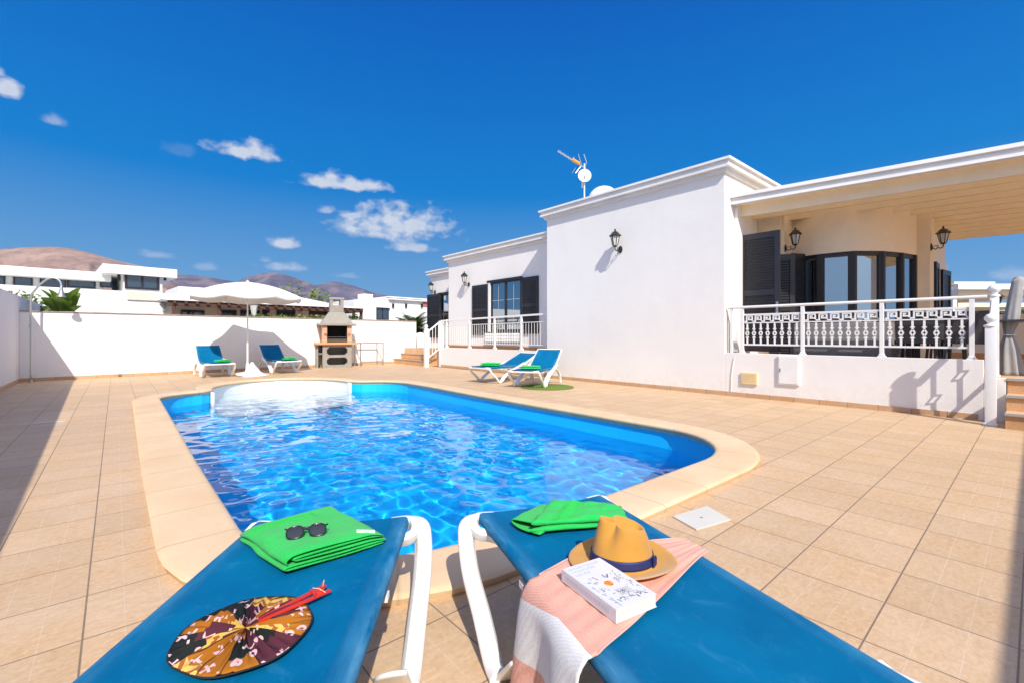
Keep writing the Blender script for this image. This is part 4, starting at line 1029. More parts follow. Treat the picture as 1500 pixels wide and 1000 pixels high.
# ------------------------------------------------------------ book
def book():
    zt = .428; zb = .3945
    a, b, c, d = gz(823, 833, zt), gz(867, 808.5, zt), gz(951, 862.5, zt), gz(903, 893, zt)
    # rectangle with the long side a->d
    x = (d - a); L = x.length; x.normalize(); y = Vector((-x.y, x.x, 0)); W = (b - a).dot(y); W = abs(W) * .5 + abs((c - d).dot(y)) * .5
    if (b - a).dot(y) < 0: y = -y
    t = thing('paperback_book', 'thick white paperback lying on the pink towel beside the hat', 'book', (a.x, a.y, zb))
    M = Matrix(((x.x, y.x, 0, 0), (x.y, y.y, 0, 0), (0, 0, 1, 0), (0, 0, 0, 1))); H = zt - zb
    M_pg = mat('paper_edges', (.80, .74, .62), .85); M_cv = mat('book_cover', (.68, .68, .70), .35, var=.04, vscale=30)
    def pgfn(): pass
    bm = MB(); box(bm, .002, L - .002, .002, W - .003, .0015, H - .0015, M); obj('page_block', bm, M_pg, t)
    bm = MB(); box(bm, 0, L, -.0005, W, H - .0014, H, M, bev=.0005); box(bm, 0, L, 0, W, 0, .0014, M, bev=.0005); box(bm, 0, L, -.0012, .0015, .0, H, M, bev=.0006); obj('cover', bm, M_cv, t)
    bm = MB()
    for i in range(6): 
        z = .004 + i * (H - .008) / 5; box(bm, L - .0022, L - .0014, .004, W - .006, z, z + .0006, M)
    obj('page_lines', bm, mat('page_shadow', (.62, .55, .44), .9), t)
    ink = mat('cover_ink', (.10, .12, .14), .6); pale = mat('pale_ink', (.42, .45, .58), .6); r = random.Random(4)
    bm = MB(); Z = H + .0004
    def st(bm, x0, y0, x1, y1, w=.0011): bar(bm, M @ Vector((x0 * L, y0 * W, Z)), M @ Vector((x1 * L, y1 * W, Z)), w, .0005)
    for k in range(3):                          # faint display lines at the head of the cover
        yy = .12; 
        for i in range(12 - 3 * k):
            y0 = .10 + i * .065; x0 = .055 + k * .075; st(bm, x0, y0, x0 + .045, y0 + r.uniform(-.012, .012), .0014)
            if r.random() < .7: st(bm, x0 + r.choice((0, .022, .045)), y0, x0 + r.choice((0, .022, .045)), y0 + .04, .0012)
    for i in range(34):
        x0 = .10 + i * .0235; z0 = H * .35; 
        bar(bm, M @ Vector((x0 * L, -.0016, z0)), M @ Vector(((x0 + r.uniform(0, .01)) * L, -.0016, z0 + H * .38)), .0012, .0006, up=M.to_3x3() @ Vector((0, 1, 0)))
    obj('faint_lettering', bm, pale, t)
    bm = MB()
    cx, cy = .55, .47
    for i in range(22):
        A = r.uniform(0, 6.28); r0 = r.uniform(.12, .15); r1 = r0 + r.uniform(.03, .10); st(bm, cx + r0 * math.cos(A), cy + r0 * 1.5 * math.sin(A), cx + r1 * math.cos(A), cy + r1 * 1.5 * math.sin(A), .0008)
    for i in range(110):
        x0, y0 = r.uniform(.34, .93), r.uniform(.08, .92)
        if math.hypot(x0 - cx, (y0 - cy) / 1.5) < .15: continue
        A = r.choice((.2, .9, 1.4, 2.4)) + r.uniform(-.2, .2); l = r.uniform(.02, .07); st(bm, x0, y0, x0 + l * math.cos(A), y0 + l * math.sin(A), r.choice((.0006, .0009, .0016)))
    for k in range(6):
        x0 = .70 + k * .022; st(bm, x0, .40, x0 + .004, .72, .0006)
    obj('line_drawing', bm, ink, t)
    bm = MB(); P = M @ Vector((cx * L, cy * W, 0)); lathe(bm, [(.0125, H + .0002), (.0125, H + .0009)], (P.x, P.y, 0), 28)
    def fruit(t_, p, tc):
        n = t_.noise(tc, 55, 4, 0.6); lk(t_, t_.ramp(n, [(0.35, (.45, .04, .02)), (0.5, (.70, .22, .03)), (0.62, (.75, .50, .06)), (0.75, (.16, .22, .04))]), p.inputs['Base Color'])
    obj('fruit_picture', bm, mat('fruit_print', rough=.4, fn=fruit), t)
book()
# ------------------------------------------------------------ folding fan
def fan():
    c = gz(359, 924, .392); hd = gz(470, 868, .392) - gz(359, 924, .392)
    t = thing('round_fan', 'round pleated fan in brown, yellow and black print with red handle', 'fan', (c.x, c.y, .389), math.atan2(hd.y, hd.x))
    def fn(tr, p, tc):
        s = tr.n('ShaderNodeSeparateXYZ', {0: tc}); ang = tr.math('ARCTAN2', s.outputs[1], s.outputs[0]); rad = tr.n('ShaderNodeVectorMath', {0: tc}, operation='LENGTH').outputs['Value']
        k = tr.math('FLOOR', tr.math('ADD', tr.math('MULTIPLY', ang, 15 / 6.2832), tr.math('MULTIPLY', tr.noise(tc, 9, 1), 1.1)))
        kr = tr.math('FLOOR', tr.math('ADD', tr.math('MULTIPLY', rad, 15.0), tr.math('MULTIPLY', tr.math('SINE', tr.math('MULTIPLY', k, 2.3)), .5)))
        w = tr.n('ShaderNodeTexWhiteNoise', {'Vector': tr.n('ShaderNodeCombineXYZ', {0: k, 1: kr, 2: 3.0}).outputs[0]}, noise_dimensions='3D')
        base = tr.ramp(w.outputs['Value'], [(0.0, (.36, .13, .012)), (0.26, (.62, .42, .10)), (0.44, (.085, .022, .035)), (0.66, (.014, .018, .018)), (0.80, (.34, .12, .012))], 'CONSTANT')
        isy = tr.math('MULTIPLY', tr.math('GREATER_THAN', w.outputs['Value'], .26), tr.math('LESS_THAN', w.outputs['Value'], .44))
        mk = tr.mix(isy, (.66, .44, .44), (.33, .10, .03))
        vo = tr.n('ShaderNodeTexVoronoi', {'Vector': tc, 'Scale': 25.0, 'Randomness': .7}, voronoi_dimensions='2D')
        loc = tr.n('ShaderNodeVectorMath', {0: tc, 1: vo.outputs['Position']}, operation='SUBTRACT').outputs[0]
        ls = tr.n('ShaderNodeSeparateXYZ', {0: loc}); rs = tr.n('ShaderNodeSeparateXYZ', {0: vo.outputs['Color']})
        def bar_(th, off, half, wid):               # short stroke turned by th in each cell
            c_, s_ = tr.math('COSINE', th), tr.math('SINE', th)
            a_ = tr.math('ADD', tr.math('MULTIPLY', ls.outputs[0], c_), tr.math('MULTIPLY', ls.outputs[1], s_)); b_ = tr.math('SUBTRACT', tr.math('MULTIPLY', ls.outputs[1], c_), tr.math('MULTIPLY', ls.outputs[0], s_))
            b_ = tr.math('ADD', b_, tr.math('MULTIPLY', tr.math('ABSOLUTE', a_), off))
            return tr.math('MULTIPLY', tr.math('LESS_THAN', tr.math('ABSOLUTE', a_), half), tr.math('LESS_THAN', tr.math('ABSOLUTE', b_), wid))
        th = tr.math('MULTIPLY', rs.outputs[0], 6.28)
        vee = bar_(th, .9, .0150, .0034); cross = tr.math('MAXIMUM', bar_(th, .0, .0145, .0031), bar_(tr.math('ADD', th, 1.5), .0, .013, .0031))
        d_ = tr.n('ShaderNodeVectorMath', {0: loc}, operation='LENGTH').outputs['Value']; ring = tr.math('LESS_THAN', tr.math('ABSOLUTE', tr.math('SUBTRACT', d_, .0095)), .0029); dot = tr.math('LESS_THAN', d_, .0055)
        q_ = rs.outputs[1]
        sel = lambda a, b: tr.math('MULTIPLY', tr.math('GREATER_THAN', q_, a), tr.math('LESS_THAN', q_, b))
        patt = tr.math('MAXIMUM', tr.math('MAXIMUM', tr.math('MULTIPLY', vee, sel(-1, .42)), tr.math('MULTIPLY', cross, sel(.42, .66))), tr.math('MAXIMUM', tr.math('MULTIPLY', ring, sel(.66, .82)), tr.math('MULTIPLY', dot, sel(.82, 2))))
        zg = tr.math('FRACT', tr.math('ADD', tr.math('MULTIPLY', rad, 34.0), tr.math('MULTIPLY', tr.math('PINGPONG', tr.math('MULTIPLY', ang, 15 / 6.2832 * 2), 1.0), .9)))
        patt = tr.mix(isy, patt, tr.math('MULTIPLY', tr.math('LESS_THAN', zg, .42), tr.math('GREATER_THAN', rad, .05)))
        line = tr.math('MULTIPLY', tr.math('LESS_THAN', tr.math('FRACT', tr.math('MULTIPLY', rad, 90.0)), .12), tr.math('LESS_THAN', tr.math('ABSOLUTE', tr.math('SUBTRACT', w.outputs['Value'], .55)), .06))
        col = tr.mix(patt, base, mk)
        seam = tr.math('FRACT', tr.math('ADD', tr.math('MULTIPLY', ang, 15 / 6.2832), tr.math('MULTIPLY', tr.noise(tc, 9, 1), 1.1))); seam = tr.math('LESS_THAN', seam, .05)
        col = tr.mix(tr.math('MULTIPLY', seam, .8), col, (.01, .01, .012))
        lk(tr, col, p.inputs['Base Color'])
        lk(tr, tr.n('ShaderNodeBump', {'Strength': .6, 'Distance': .0008, 'Height': tr.noise(tc, 350, 2)}).outputs[0], p.inputs['Normal'])
    M_f = mat('wax_print_cotton', rough=.85, spec=.15, fn=fn)
    bm = MB(); n = 96; R0 = .147; rows = []; rr = random.Random(2); amp = [rr.uniform(.6, 1.3) for _ in range(33)]
    for k in range(13):
        f = k / 12; row = []
        for i in range(n):
            A = 2 * math.pi * i / n; ph = (A / (2 * math.pi) * 32) % 1; pl = abs(ph - .5) * 2; j = int(A / (2 * math.pi) * 32)
            r = R0 * f * (1 + .012 * math.sin(A * 3 + 1) + .014 * math.sin(A * 7)); 
            if f > .9 and 3.9 < A < 4.15: r *= .95
            z = .002 + pl * amp[j] * (.0165 * f * (1 - f) * 2.2 + .0032 * f) + .010 * (1 - f) ** 2 * pl; row.append(bm.verts.new((r * math.cos(A), r * math.sin(A), z)))
        rows.append(row)
    for a, b in zip(rows, rows[1:]):
        for i in range(n): bm.faces.new((a[i], a[(i + 1) % n], b[(i + 1) % n], b[i]))
    bmesh.ops.remove_doubles(bm, verts=bm.verts[:], dist=.0001); thicken(obj('pleated_cloth', bm, M_f, t, smooth=25), .0012)
    bm = MB(); P = []
    for i in range(n + 1):
        A = 2 * math.pi * i / n; P.append((R0 * (1 + .012 * math.sin(A * 3 + 1) + .014 * math.sin(A * 7)) * math.cos(A), R0 * (1 + .012 * math.sin(A * 3 + 1) + .014 * math.sin(A * 7)) * math.sin(A), .0028))
    tube(bm, P[:-1], .0022, 6, close=True); obj('black_binding', bm, mat('black_tape', (.012, .012, .014), .8), t, smooth=True)
    M_r = mat('red_lacquer', (.62, .035, .012), .3, var=.1, vscale=30, coat=.3)
    bm = MB(); 
    for s, l in ((1, .222), (-1, .215)):
        a = Vector((.03, s * .004, .012)); b = Vector((l, s * .017, .008)); bar(bm, a, b, .0115, .006, bev=.0014)
    obj('handle_stick', bm, M_r, t)
    bm = MB(); prism(bm, [(.168, -.020), (.178, .022), (.190, .004), (.204, .010), (.222, .030), (.205, -.006), (.192, -.016), (.180, -.006)], .011, .0155); obj('clasp', bm, M_r, t)
    bm = MB(); tube(bm, [(.186, .02, .016), (.192, .0, .018), (.198, -.022, .012)], .0012, 6); tube(bm, [(.206, .004, .014), (.216, .016, .018), (.222, .022, .022)], .0011, 6); obj('cord', bm, mat('raffia', (.70, .52, .25), .8), t)
fan()
# ------------------------------------------------------------ sunglasses
def glasses():
    a, b = gz(430, 786, .440), gz(468, 781, .440); x = (b - a).normalized(); c = (a + b) / 2
    t = thing('sunglasses', 'black sunglasses with dark lenses lying on the left green towel', 'sunglasses', (c.x, c.y, .448), math.atan2(x.y, x.x))
    M_fr = mat('black_acetate', (.010, .010, .012), .18, coat=.4); M_ln = mat('smoked_lens', (.006, .010, .014), .04, spec=.8, coat=.5)
    tilt = Matrix.Rotation(R_(44), 4, 'X'); fr = []
    for s in (-1, 1):
        P = []
        for i in range(26):
            A = 2 * math.pi * i / 26; ca, sa = math.cos(A), math.sin(A); P.append(tilt @ Vector((s * .034 + .0255 * math.copysign(abs(ca) ** .85, ca), .0205 * math.copysign(abs(sa) ** .8, sa) - .001 * s * ca, .016)))
        bm = MB(); tube(bm, P, .0023, 7, close=True); lathe_c = None; obj('rim', bm, M_fr, t, smooth=True)
        bm = MB(); cc = sum(P, Vector()) / len(P); up = tilt @ Vector((0, 0, .0022)); v = [bm.verts.new(p) for p in P]; m1 = [bm.verts.new(cc + (p - cc) * .6 + up * .7) for p in P]; m = bm.verts.new(cc + up)
        for i in range(26): bm.faces.new((v[i], v[(i + 1) % 26], m1[(i + 1) % 26], m1[i])); bm.faces.new((m1[i], m1[(i + 1) % 26], m))
        obj('lens', bm, M_ln, t, smooth=True)
        bm = MB(); o = tilt @ Vector((s * .061, .014, .016)); P = crom([o, o + Vector((s * .003, .006, -.003)), o + Vector((-s * .02, .016 + .003 * s, -.010)), o + Vector((-s * .08, .018 + .004 * s, -.016)), o + Vector((-s * .115, .016 + .005 * s, -.020))], 4, False); tube(bm, P, .0022, 6, sq=(.0028, .0055)); obj('temple', bm, M_fr, t, smooth=True)
    bm = MB(); tube(bm, crom([tilt @ Vector((-.0095, .006, .016)), tilt @ Vector((0, .011, .018)), tilt @ Vector((.0095, .006, .016))], 4, False), .0024, 7); tube(bm, [tilt @ Vector((-.012, .013, .016)), tilt @ Vector((.012, .013, .016))], .0014, 6); obj('bridge', bm, M_fr, t, smooth=True)
glasses()
# ------------------------------------------------------------ things on the floor
t = thing('skimmer_lid', 'square off-white skimmer lid set in the tiles right of pool', 'lid', gz(1028, 759.5, .0))
q = [gz(985, 757), gz(1020, 777), gz(1071, 762), gz(1036, 742)]; o = t.location
bm = MB(); v = [(p - o) for p in q]; prism(bm, [(p.x, p.y) for p in v], .0008, .009); bmesh.ops.bevel(bm, geom=bm.edges[:], offset=.002, segments=2, affect='EDGES'); obj('lid_plate', bm, mat('lid_plastic', (.62, .60, .53), .5, bump=.0015, bscale=140, var=.06), t)
bm = MB(); lathe(bm, [(.0, .009), (.009, .0095), (.009, .0104), (.0, .0106)], ((v[0] + v[2]) / 2), 14); obj('screw', bm, M_grey, t)
t = obj('floor_drain', (lambda bm: (box(bm, -.20, .20, -.03, .03, .001, .006, bev=.002), bm)[1])(MB()), mat('drain_cover', (.62, .56, .50), .6), loc=gz(63, 619)); tag(t, 'pale narrow drain cover in the shaded tiles beside left wall', 'drain cover')
bm = MB(); n = 60; lathe(bm, [(0, .002), (.56, .002), (.57, .007), (.56, .014), (0, .015)], seg=n)
def grass_fn(t_, p, tc): lk(t_, t_.ramp(t_.noise(tc, 60, 5, 0.7), [(0.3, (.06, .11, .01)), (0.6, (.16, .24, .02)), (0.8, (.26, .33, .05))]), p.inputs['Base Color']); lk(t_, t_.n('ShaderNodeBump', {'Strength': 1, 'Distance': .01, 'Height': t_.noise(tc, 160, 3)}).outputs[0], p.inputs['Normal'])
g = obj('grass_mat', bm, mat('artificial_turf', rough=.9, fn=grass_fn), loc=(6.95, 6.85, 0), smooth=40); tag(g, 'round mat of artificial green turf under the nearest wall lounger', 'mat')
# ------------------------------------------------------------ shower
t = thing('pool_shower', 'tall curved steel shower with bell-shaped head in the left corner', 'shower', (-1.50, 15.52, 0))
bm = MB(); P = crom([(0, 0, 0), (0, 0, 1.2), (0, 0, 1.95), (.05, -.02, 2.12), (.16, -.05, 2.30), (.30, -.09, 2.44), (.42, -.12, 2.46), (.50, -.14, 2.38), (.52, -.15, 2.28)], 5, False); tube(bm, P, .022, 10); obj('pipe', bm, M_chrome, t, smooth=True)
bm = MB(); lathe(bm, [(.02, 2.28), (.03, 2.25), (.032, 2.18), (.06, 2.07), (.085, 2.03), (.085, 2.01), (.0, 2.01)], (.52, -.15, 0), 16); obj('shower_head', bm, M_grey, t, smooth=40)
bm = MB(); lathe(bm, [(.06, .001), (.06, .012), (.03, .02), (.028, .05)], (0, 0, 0), 16); obj('base_flange', bm, M_chrome, t, smooth=40)
bm = MB(); lathe(bm, [(.028, 1.28), (.034, 1.29), (.034, 1.36), (.028, 1.37)], (0, 0, 0), 12); tube(bm, [(0, -.02, 1.32), (0, -.07, 1.32)], .012); obj('valve', bm, M_chrome, t, smooth=40)
# ------------------------------------------------------------ parasol
M_canv = mat('white_canvas', (.78, .77, .74), .9, bump=.001, bscale=120, var=.06, vscale=3)
t = thing('parasol', 'open white parasol with scalloped valance standing before the back wall', 'parasol', (2.72, 14.12, 0))
bm = MB(); tube(bm, [(0, 0, .05), (0, 0, 1.35)], .024, 12); tube(bm, [(0, 0, 1.352), (0, 0, 2.51)], .019, 12); obj('pole', bm, M_paint, t, smooth=40)
NS = 8; Rr = 1.36; bm = MB(); rows = []
for k in range(15):
    f = k / 14; row = []
    for i in range(NS * 8):
        A = 2 * math.pi * (i / (NS * 8)) + .25; ph = (i % 8) / 8; sagr = math.sin(math.pi * ph); r = Rr * f * (1 - .075 * sagr * f)
        z = 2.54 - .33 * f ** 1.9 - .06 * f - .05 * sagr * f * f * 1.2; row.append(bm.verts.new((r * math.cos(A), r * math.sin(A), z)))
    rows.append(row)
for dr, dz in ((.012, -.03), (.014, -.09)):
    row = []
    for i in range(NS * 8):
        v = rows[14][i].co; L = math.hypot(v.x, v.y); ph = (i % 4) / 4; row.append(bm.verts.new((v.x * (1 + dr / L), v.y * (1 + dr / L), v.z + dz * (.60 + .35 * math.sin(math.pi * ph) if dz < -.1 else 1))))
    rows.append(row)
for a, b in zip(rows, rows[1:]):
    for i in range(NS * 8): bm.faces.new((a[i], a[(i + 1) % (NS * 8)], b[(i + 1) % (NS * 8)], b[i]))
bmesh.ops.remove_doubles(bm, verts=bm.verts[:], dist=.0005); cn = thicken(obj('canopy', bm, M_canv, t, smooth=35), .002)
for k in range(NS):
    A = 2 * math.pi * k / NS + .25; ca, sa = math.cos(A), math.sin(A); bm = MB()
    tube(bm, [(Rr * f * ca, Rr * f * sa, 2.54 - .33 * f ** 1.9 - .06 * f - .02) for f in (.02, .25, .5, .75, .98)], .008, 6); tube(bm, [(.03 * ca, .03 * sa, 1.95), (Rr * .5 * ca, Rr * .5 * sa, 2.54 - .33 * .5 ** 1.9 - .06)], .007, 6); obj('rib', bm, M_paint, t)
bm = MB(); lathe(bm, [(.0, 2.53), (.05, 2.545), (.04, 2.56), (.015, 2.58), (.0, 2.61)], seg=12); obj('finial', bm, M_paint, t, smooth=40)
bm = MB(); lathe(bm, [(.03, .02), (.27, .02), (.28, .05), (.26, .09), (.05, .12), (.04, .34), (.03, .35)], seg=28)
obj('base', bm, M_paint, t, smooth=40)
bm = MB(); rr = random.Random(6); rows = []                     # white cover lying crumpled round the foot
for k in range(14):
    f = k / 13; row = []
    for i in range(40):
        A = 2 * math.pi * i / 40; r = .03 + (.30 + .09 * math.sin(3 * A + 1) + .04 * math.sin(7 * A)) * f; z = .36 * (1 - f) ** 2.2 + .05 * f * (1 - f) * (1 + math.sin(9 * A + f * 7)) + .016 * (1 - f * .6) + .015 * math.sin(13 * A + 5 * f) * f * (1 - f) * 4
        row.append(bm.verts.new((r * math.cos(A), r * math.sin(A), max(z, .004))))
    rows.append(row)
for a, b in zip(rows, rows[1:]):
    for i in range(40): bm.faces.new((a[i], a[(i + 1) % 40], b[(i + 1) % 40], b[i]))
o = obj('parasol_cover', bm, M_canv, smooth=True, loc=(2.80, 13.98, 0)); tag(o, 'crumpled white cloth cover around the foot of the parasol', 'cloth')
# ------------------------------------------------------------ barbecue
M_conc = mat('bbq_concrete', (.31, .285, .245), .9, bump=.003, bscale=60, var=.18, vscale=5)
def brick_fn(t_, p, tc):
    b = t_.n('ShaderNodeTexBrick', {'Vector': t_.n('ShaderNodeMapping', {'Vector': tc, 'Rotation': (R_(90), 0, 0)}).outputs[0], 'Color1': (.55, .27, .16, 1), 'Color2': (.62, .36, .22, 1), 'Mortar': (.5, .42, .34, 1), 'Scale': 7.0, 'Mortar Size': .02, 'Brick Width': .9, 'Row Height': .35})
    lk(t_, b.outputs[0], p.inputs['Base Color'])
M_brick = mat('bbq_brick', rough=.85, fn=brick_fn); M_soot = mat('soot', (.012, .011, .010), .9)
bq = (5.80, 15.98); t = thing('barbecue', 'masonry barbecue with sloped chimney hood, black firebox and brick sides', 'barbecue', (*bq, 0), R_(-14))
W2, DP = .50, .30
bm = MB()                                               # base frame with two openings
for s in (-1, 1): box(bm, s * .40 - .07, s * .40 + .07, -DP, DP, 0, .78, bev=.012)
box(bm, -.329, .329, -DP + .002, DP, .0, .09); box(bm, -.329, .329, -DP + .002, DP, .35, .43); box(bm, -.329, .329, -DP + .002, DP, .70, .779)
for z0, z1 in ((.09, .35), (.43, .70)):
    for s in (-1, 1):
        for zz, d in ((z0, 1), (z1, -1)):
            poly = [(s * .33, zz), (s * .33, zz + d * .075), (s * .255, zz)]; vv = [bm.verts.new((x, y, z)) for y in (-DP + .003, DP - .01) for x, z in poly]
            bm.faces.new(vv[:3]); bm.faces.new(vv[3:]); 
            for i in range(3): bm.faces.new((vv[i], vv[(i + 1) % 3], vv[3 + (i + 1) % 3], vv[3 + i]))
box(bm, -.328, .328, DP - .04, DP - .002, .09, .70)
box(bm, -.66, -.60, -DP + .05, DP, 0, .78); box(bm, -.60, -.47, -DP + .2, DP - .01, .45, .50)
obj('base', bm, M_conc, t)
bm = MB(); box(bm, -.70, .66, -DP - .10, DP + .02, .781, .85, bev=.01); obj('worktop', bm, mat('terracotta_slab', (.66, .30, .13), .75, bump=.002, bscale=40, var=.1), t)
for s in (-1, 1):
    bm = MB(); box(bm, s * .40 - .075, s * .40 + .075, -DP + .02, DP, .851, 1.42); obj('brick_side', bm, M_brick, t)
bm = MB(); box(bm, -.324, .324, DP - .05, DP - .01, .852, 1.43); box(bm, -.324, -.31, -DP + .04, DP - .051, .852, 1.43); box(bm, .31, .324, -DP + .04, DP - .051, .852, 1.43); obj('firebox', bm, M_soot, t)
bm = MB(); box(bm, -.309, .309, -DP + .03, -DP + .05, .852, .98); obj('ash_guard', bm, mat('rusty_steel', (.10, .085, .07), .7, metal=.4, var=.4), t)
bm = MB()
for i in range(14): bar(bm, (-.30 + i * .046, -DP + .06, 1.04), (-.30 + i * .046, DP - .06, 1.04), .006, .006)
for y in (-.2, .18): bar(bm, (-.305, y, 1.035), (.305, y, 1.035), .006, .006)
obj('grill', bm, M_grey, t)
bm = MB()
def frus(bm, a, b, z0, z1, dy0=0, dy1=0):
    q0 = [(-a[0], -a[1] + dy0), (a[0], -a[1] + dy0), (a[0], a[1] + dy0), (-a[0], a[1] + dy0)]; q1 = [(-b[0], -b[1] + dy1), (b[0], -b[1] + dy1), (b[0], b[1] + dy1), (-b[0], b[1] + dy1)]
    A = [bm.verts.new((x, y, z0)) for x, y in q0]; B = [bm.verts.new((x, y, z1)) for x, y in q1]
    for i in range(4): bm.faces.new((A[i], A[(i + 1) % 4], B[(i + 1) % 4], B[i]))
    bm.faces.new(A[::-1]); bm.faces.new(B)
box(bm, -.62, .62, -DP - .08, DP + .02, 1.425, 1.50, bev=.012); frus(bm, (.52, .33), (.235, .19), 1.501, 1.90, 0, .06); obj('hood', bm, M_conc, t)
bm = MB(); box(bm, -.225, .225, -.12, .24, 1.901, 2.13, bev=.01)
for x0, x1 in ((-.225, -.12), (.12, .225)):
    box(bm, x0, x1, -.12, .24, 2.131, 2.32)
box(bm, -.24, .24, -.135, .255, 2.321, 2.40, bev=.008); obj('chimney', bm, M_conc, t)
bm = MB(); box(bm, -.34, -.32, -DP + .0, -DP + .018, 1.12, 1.135); tube(bm, [(-.42, -DP + .0, 1.13), (-.34, -DP - .05, 1.13)], .012); tube(bm, [(.42, -DP + .0, 1.13), (.34, -DP - .05, 1.13)], .012); obj('grill_handle', bm, M_iron, t)
# steel table frame beside it
t = thing('table_frame', 'bare thin steel table frame against back wall right of the barbecue', 'table frame', (7.0, 16.05, 0), R_(4))
for x in (-.42, .46):
    for y in (-.22, .24): bm = MB(); bar(bm, (x, y, 0), (x, y, .80), .03, .03); obj('leg', bm, M_chrome, t)
bm = MB(); bar(bm, (-.44, -.22, .815), (.48, -.22, .815), .03, .03); bar(bm, (-.44, .24, .815), (.48, .24, .815), .03, .03); bar(bm, (-.42, -.20, .815), (-.42, .22, .815), .03, .028); bar(bm, (.46, -.20, .815), (.46, .22, .815), .03, .028); obj('top_frame', bm, M_chrome, t)
# ------------------------------------------------------------ antenna + dome on the roof
az = 4.1; P = onX(856, 290, 9.4); t = thing('tv_antenna', 'rooftop TV antenna with orange dipole cover on a thin white mast', 'antenna', (P.x, P.y, 4.3))
s_ = (P.x * SA + P.y * CA) / FX                                 # metres per photo pixel at that depth
Rv = Vector((CA, -SA, 0)); Uv = Vector((0, 0, 1)); Fv = Vector((SA, CA, 0))
def ap(px, py, d=0): return (Rv * ((px - 856) * s_) + Uv * (1.1 + (491 - py) * s_ - 4.3) + Fv * d)
bm = MB(); tube(bm, [Vector((0, 0, 0)), ap(856, 240)], .018, 8); obj('mast', bm, M_paint, t)
bm = MB(); bar(bm, ap(816, 226, -.2), ap(860, 243, .2), .022, .022); tube(bm, [ap(857, 222, .2), ap(861, 234, .2), ap(859, 240, .2)], .012); tube(bm, [ap(848, 224, .1), ap(853, 239, .15)], .012); tube(bm, [ap(844, 252, .1), ap(853, 240, .15)], .012)
for k in range(9):
    f = k / 8; c = ap(817, 226.5, -.2).lerp(ap(842, 236, .05), f); tube(bm, [c - Fv * .09, c + Fv * .09], .005, 5)
    if k % 2: tube(bm, [c - Uv * .05, c + Uv * .05], .004, 5)
for a, b in (((841, 228), (842, 233)), ((839, 252), (844, 244))): tube(bm, [ap(*a, .1), ap(*b, .1)], .008)
obj('boom', bm, M_chrome, t)
bm = MB(); tube(bm, [ap(838, 234, 0), ap(849, 239, .06)], .045, 10); obj('dipole_box', bm, mat('orange_plastic', (.75, .30, .03), .5), t, smooth=40)
bm = MB(); c = ap(856, 258.5, -.05); n = (Fv * .97 + Vector((0, 0, -.05))); q = n.to_track_quat('Z', 'Y').to_matrix().to_4x4()
lathe(bm, [(.0, .035), (.08, .028), (.15, .008), (.175, -.005), (.175, -.012), (.15, -.002), (.08, .018), (.0, .025)], seg=24, M=Matrix.Translation(c) @ q); 
t2 = thing('satellite_dish', 'small round white dish clamped low on the antenna mast', 'dish', (P.x, P.y, 4.3)); obj('reflector', bm, M_paint, t2, smooth=40)
bm = MB(); bar(bm, c, c + Vector((0, 0, -.24)) + Fv * .03, .03, .03); bar(bm, ap(853, 267, -.05), ap(853, 275, .02), .05, .05); obj('bracket', bm, M_grey, t2)
P = onX(884, 276, 9.9); t = thing('roof_dome', 'white plastic dome peeking over the villa cornice', 'dome', (P.x, P.y, 4.28))
bm = MB(); r = .41; lathe(bm, [(r * math.cos(A), .44 + r * 1.0 * math.sin(A) * .9) for A in [i * math.pi / 2 / 10 for i in range(11)]][::1], seg=32); lathe(bm, [(r, .0), (r, .439)], seg=32); obj('shell', bm, M_paint, t, smooth=40)
bm = MB(); lathe(bm, [(r + .02, .40), (r + .03, .41), (r + .02, .43)], seg=32); obj('rim', bm, M_paint, t, smooth=40)
# ------------------------------------------------------------ porch furniture
M_wick = mat('grey_wicker', (.055, .055, .062), .7, bump=.003, bscale=90, var=.3, vscale=20); M_sofa = mat('grey_fabric', (.20, .195, .20), .9, var=.1)
def dchair(label, x, y, rz):
    t = thing('terrace_chair', label, 'chair', (x, y, TF), rz, 'dark dining chairs on the porch')
    bm = MB(); box(bm, -.22, .22, -.22, .22, .42, .46, bev=.01); obj('seat', bm, M_wick, t)
    bm = MB(); box(bm, -.22, .22, .19, .22, .47, .90, Matrix.Rotation(R_(-8), 4, 'X'), bev=.008); obj('backrest', bm, M_wick, t)
    for a in (-1, 1):
        for b in (-1, 1):
            bm = MB(); bar(bm, (a * .2, b * .2, .42), (a * .23, b * .24, 0), .026, .026); obj('leg', bm, M_wick, t)
    return t
tb = thing('terrace_table', 'dark rectangular dining table on the porch behind the railing', 'table', (9.55, .78, TF))
bm = MB(); box(bm, -.45, .45, -.85, .55, .72, .75, bev=.006); obj('tabletop', bm, mat('dark_tabletop', (.05, .052, .06), .25), tb)
for a, b in ((-.4, -.8), (.4, -.8), (-.4, .5), (.4, .5)):
    bm = MB(); box(bm, a - .03, a + .03, b - .03, b + .03, 0, .719); obj('leg', bm, M_wick, tb)
dchair('dark wicker chair at the left head of the porch table', 9.5, 1.72, R_(0)); dchair('dark chair on the near side of the table behind the third railing panel', 9.0, 1.15, R_(90)); dchair('dark chair on the near side of the table by the end of railing', 9.0, .62, R_(90)); dchair('dark chair on the far side of porch table', 10.15, .95, R_(-90))
t = thing('flower_pot', 'small pot of yellow flowers on the porch table', 'flower pot', (*onX(1417, 468, 9.35).xy, TF + .751))
bm = MB(); lathe(bm, [(.035, 0), (.05, .07), (.045, .07), (.0, .06)], seg=14); obj('pot', bm, M_paint, t)
bm = MB(); rr = random.Random(1)
for i in range(40):
    p = Vector((rr.gauss(0, .035), rr.gauss(0, .035), .10 + rr.gauss(0, .022))); lathe(bm, [(.0, -.008), (.014, 0), (.0, .008)], p, 6)
obj('flowers', bm, mat('yellow_petals', (.70, .48, .02), .7), t)
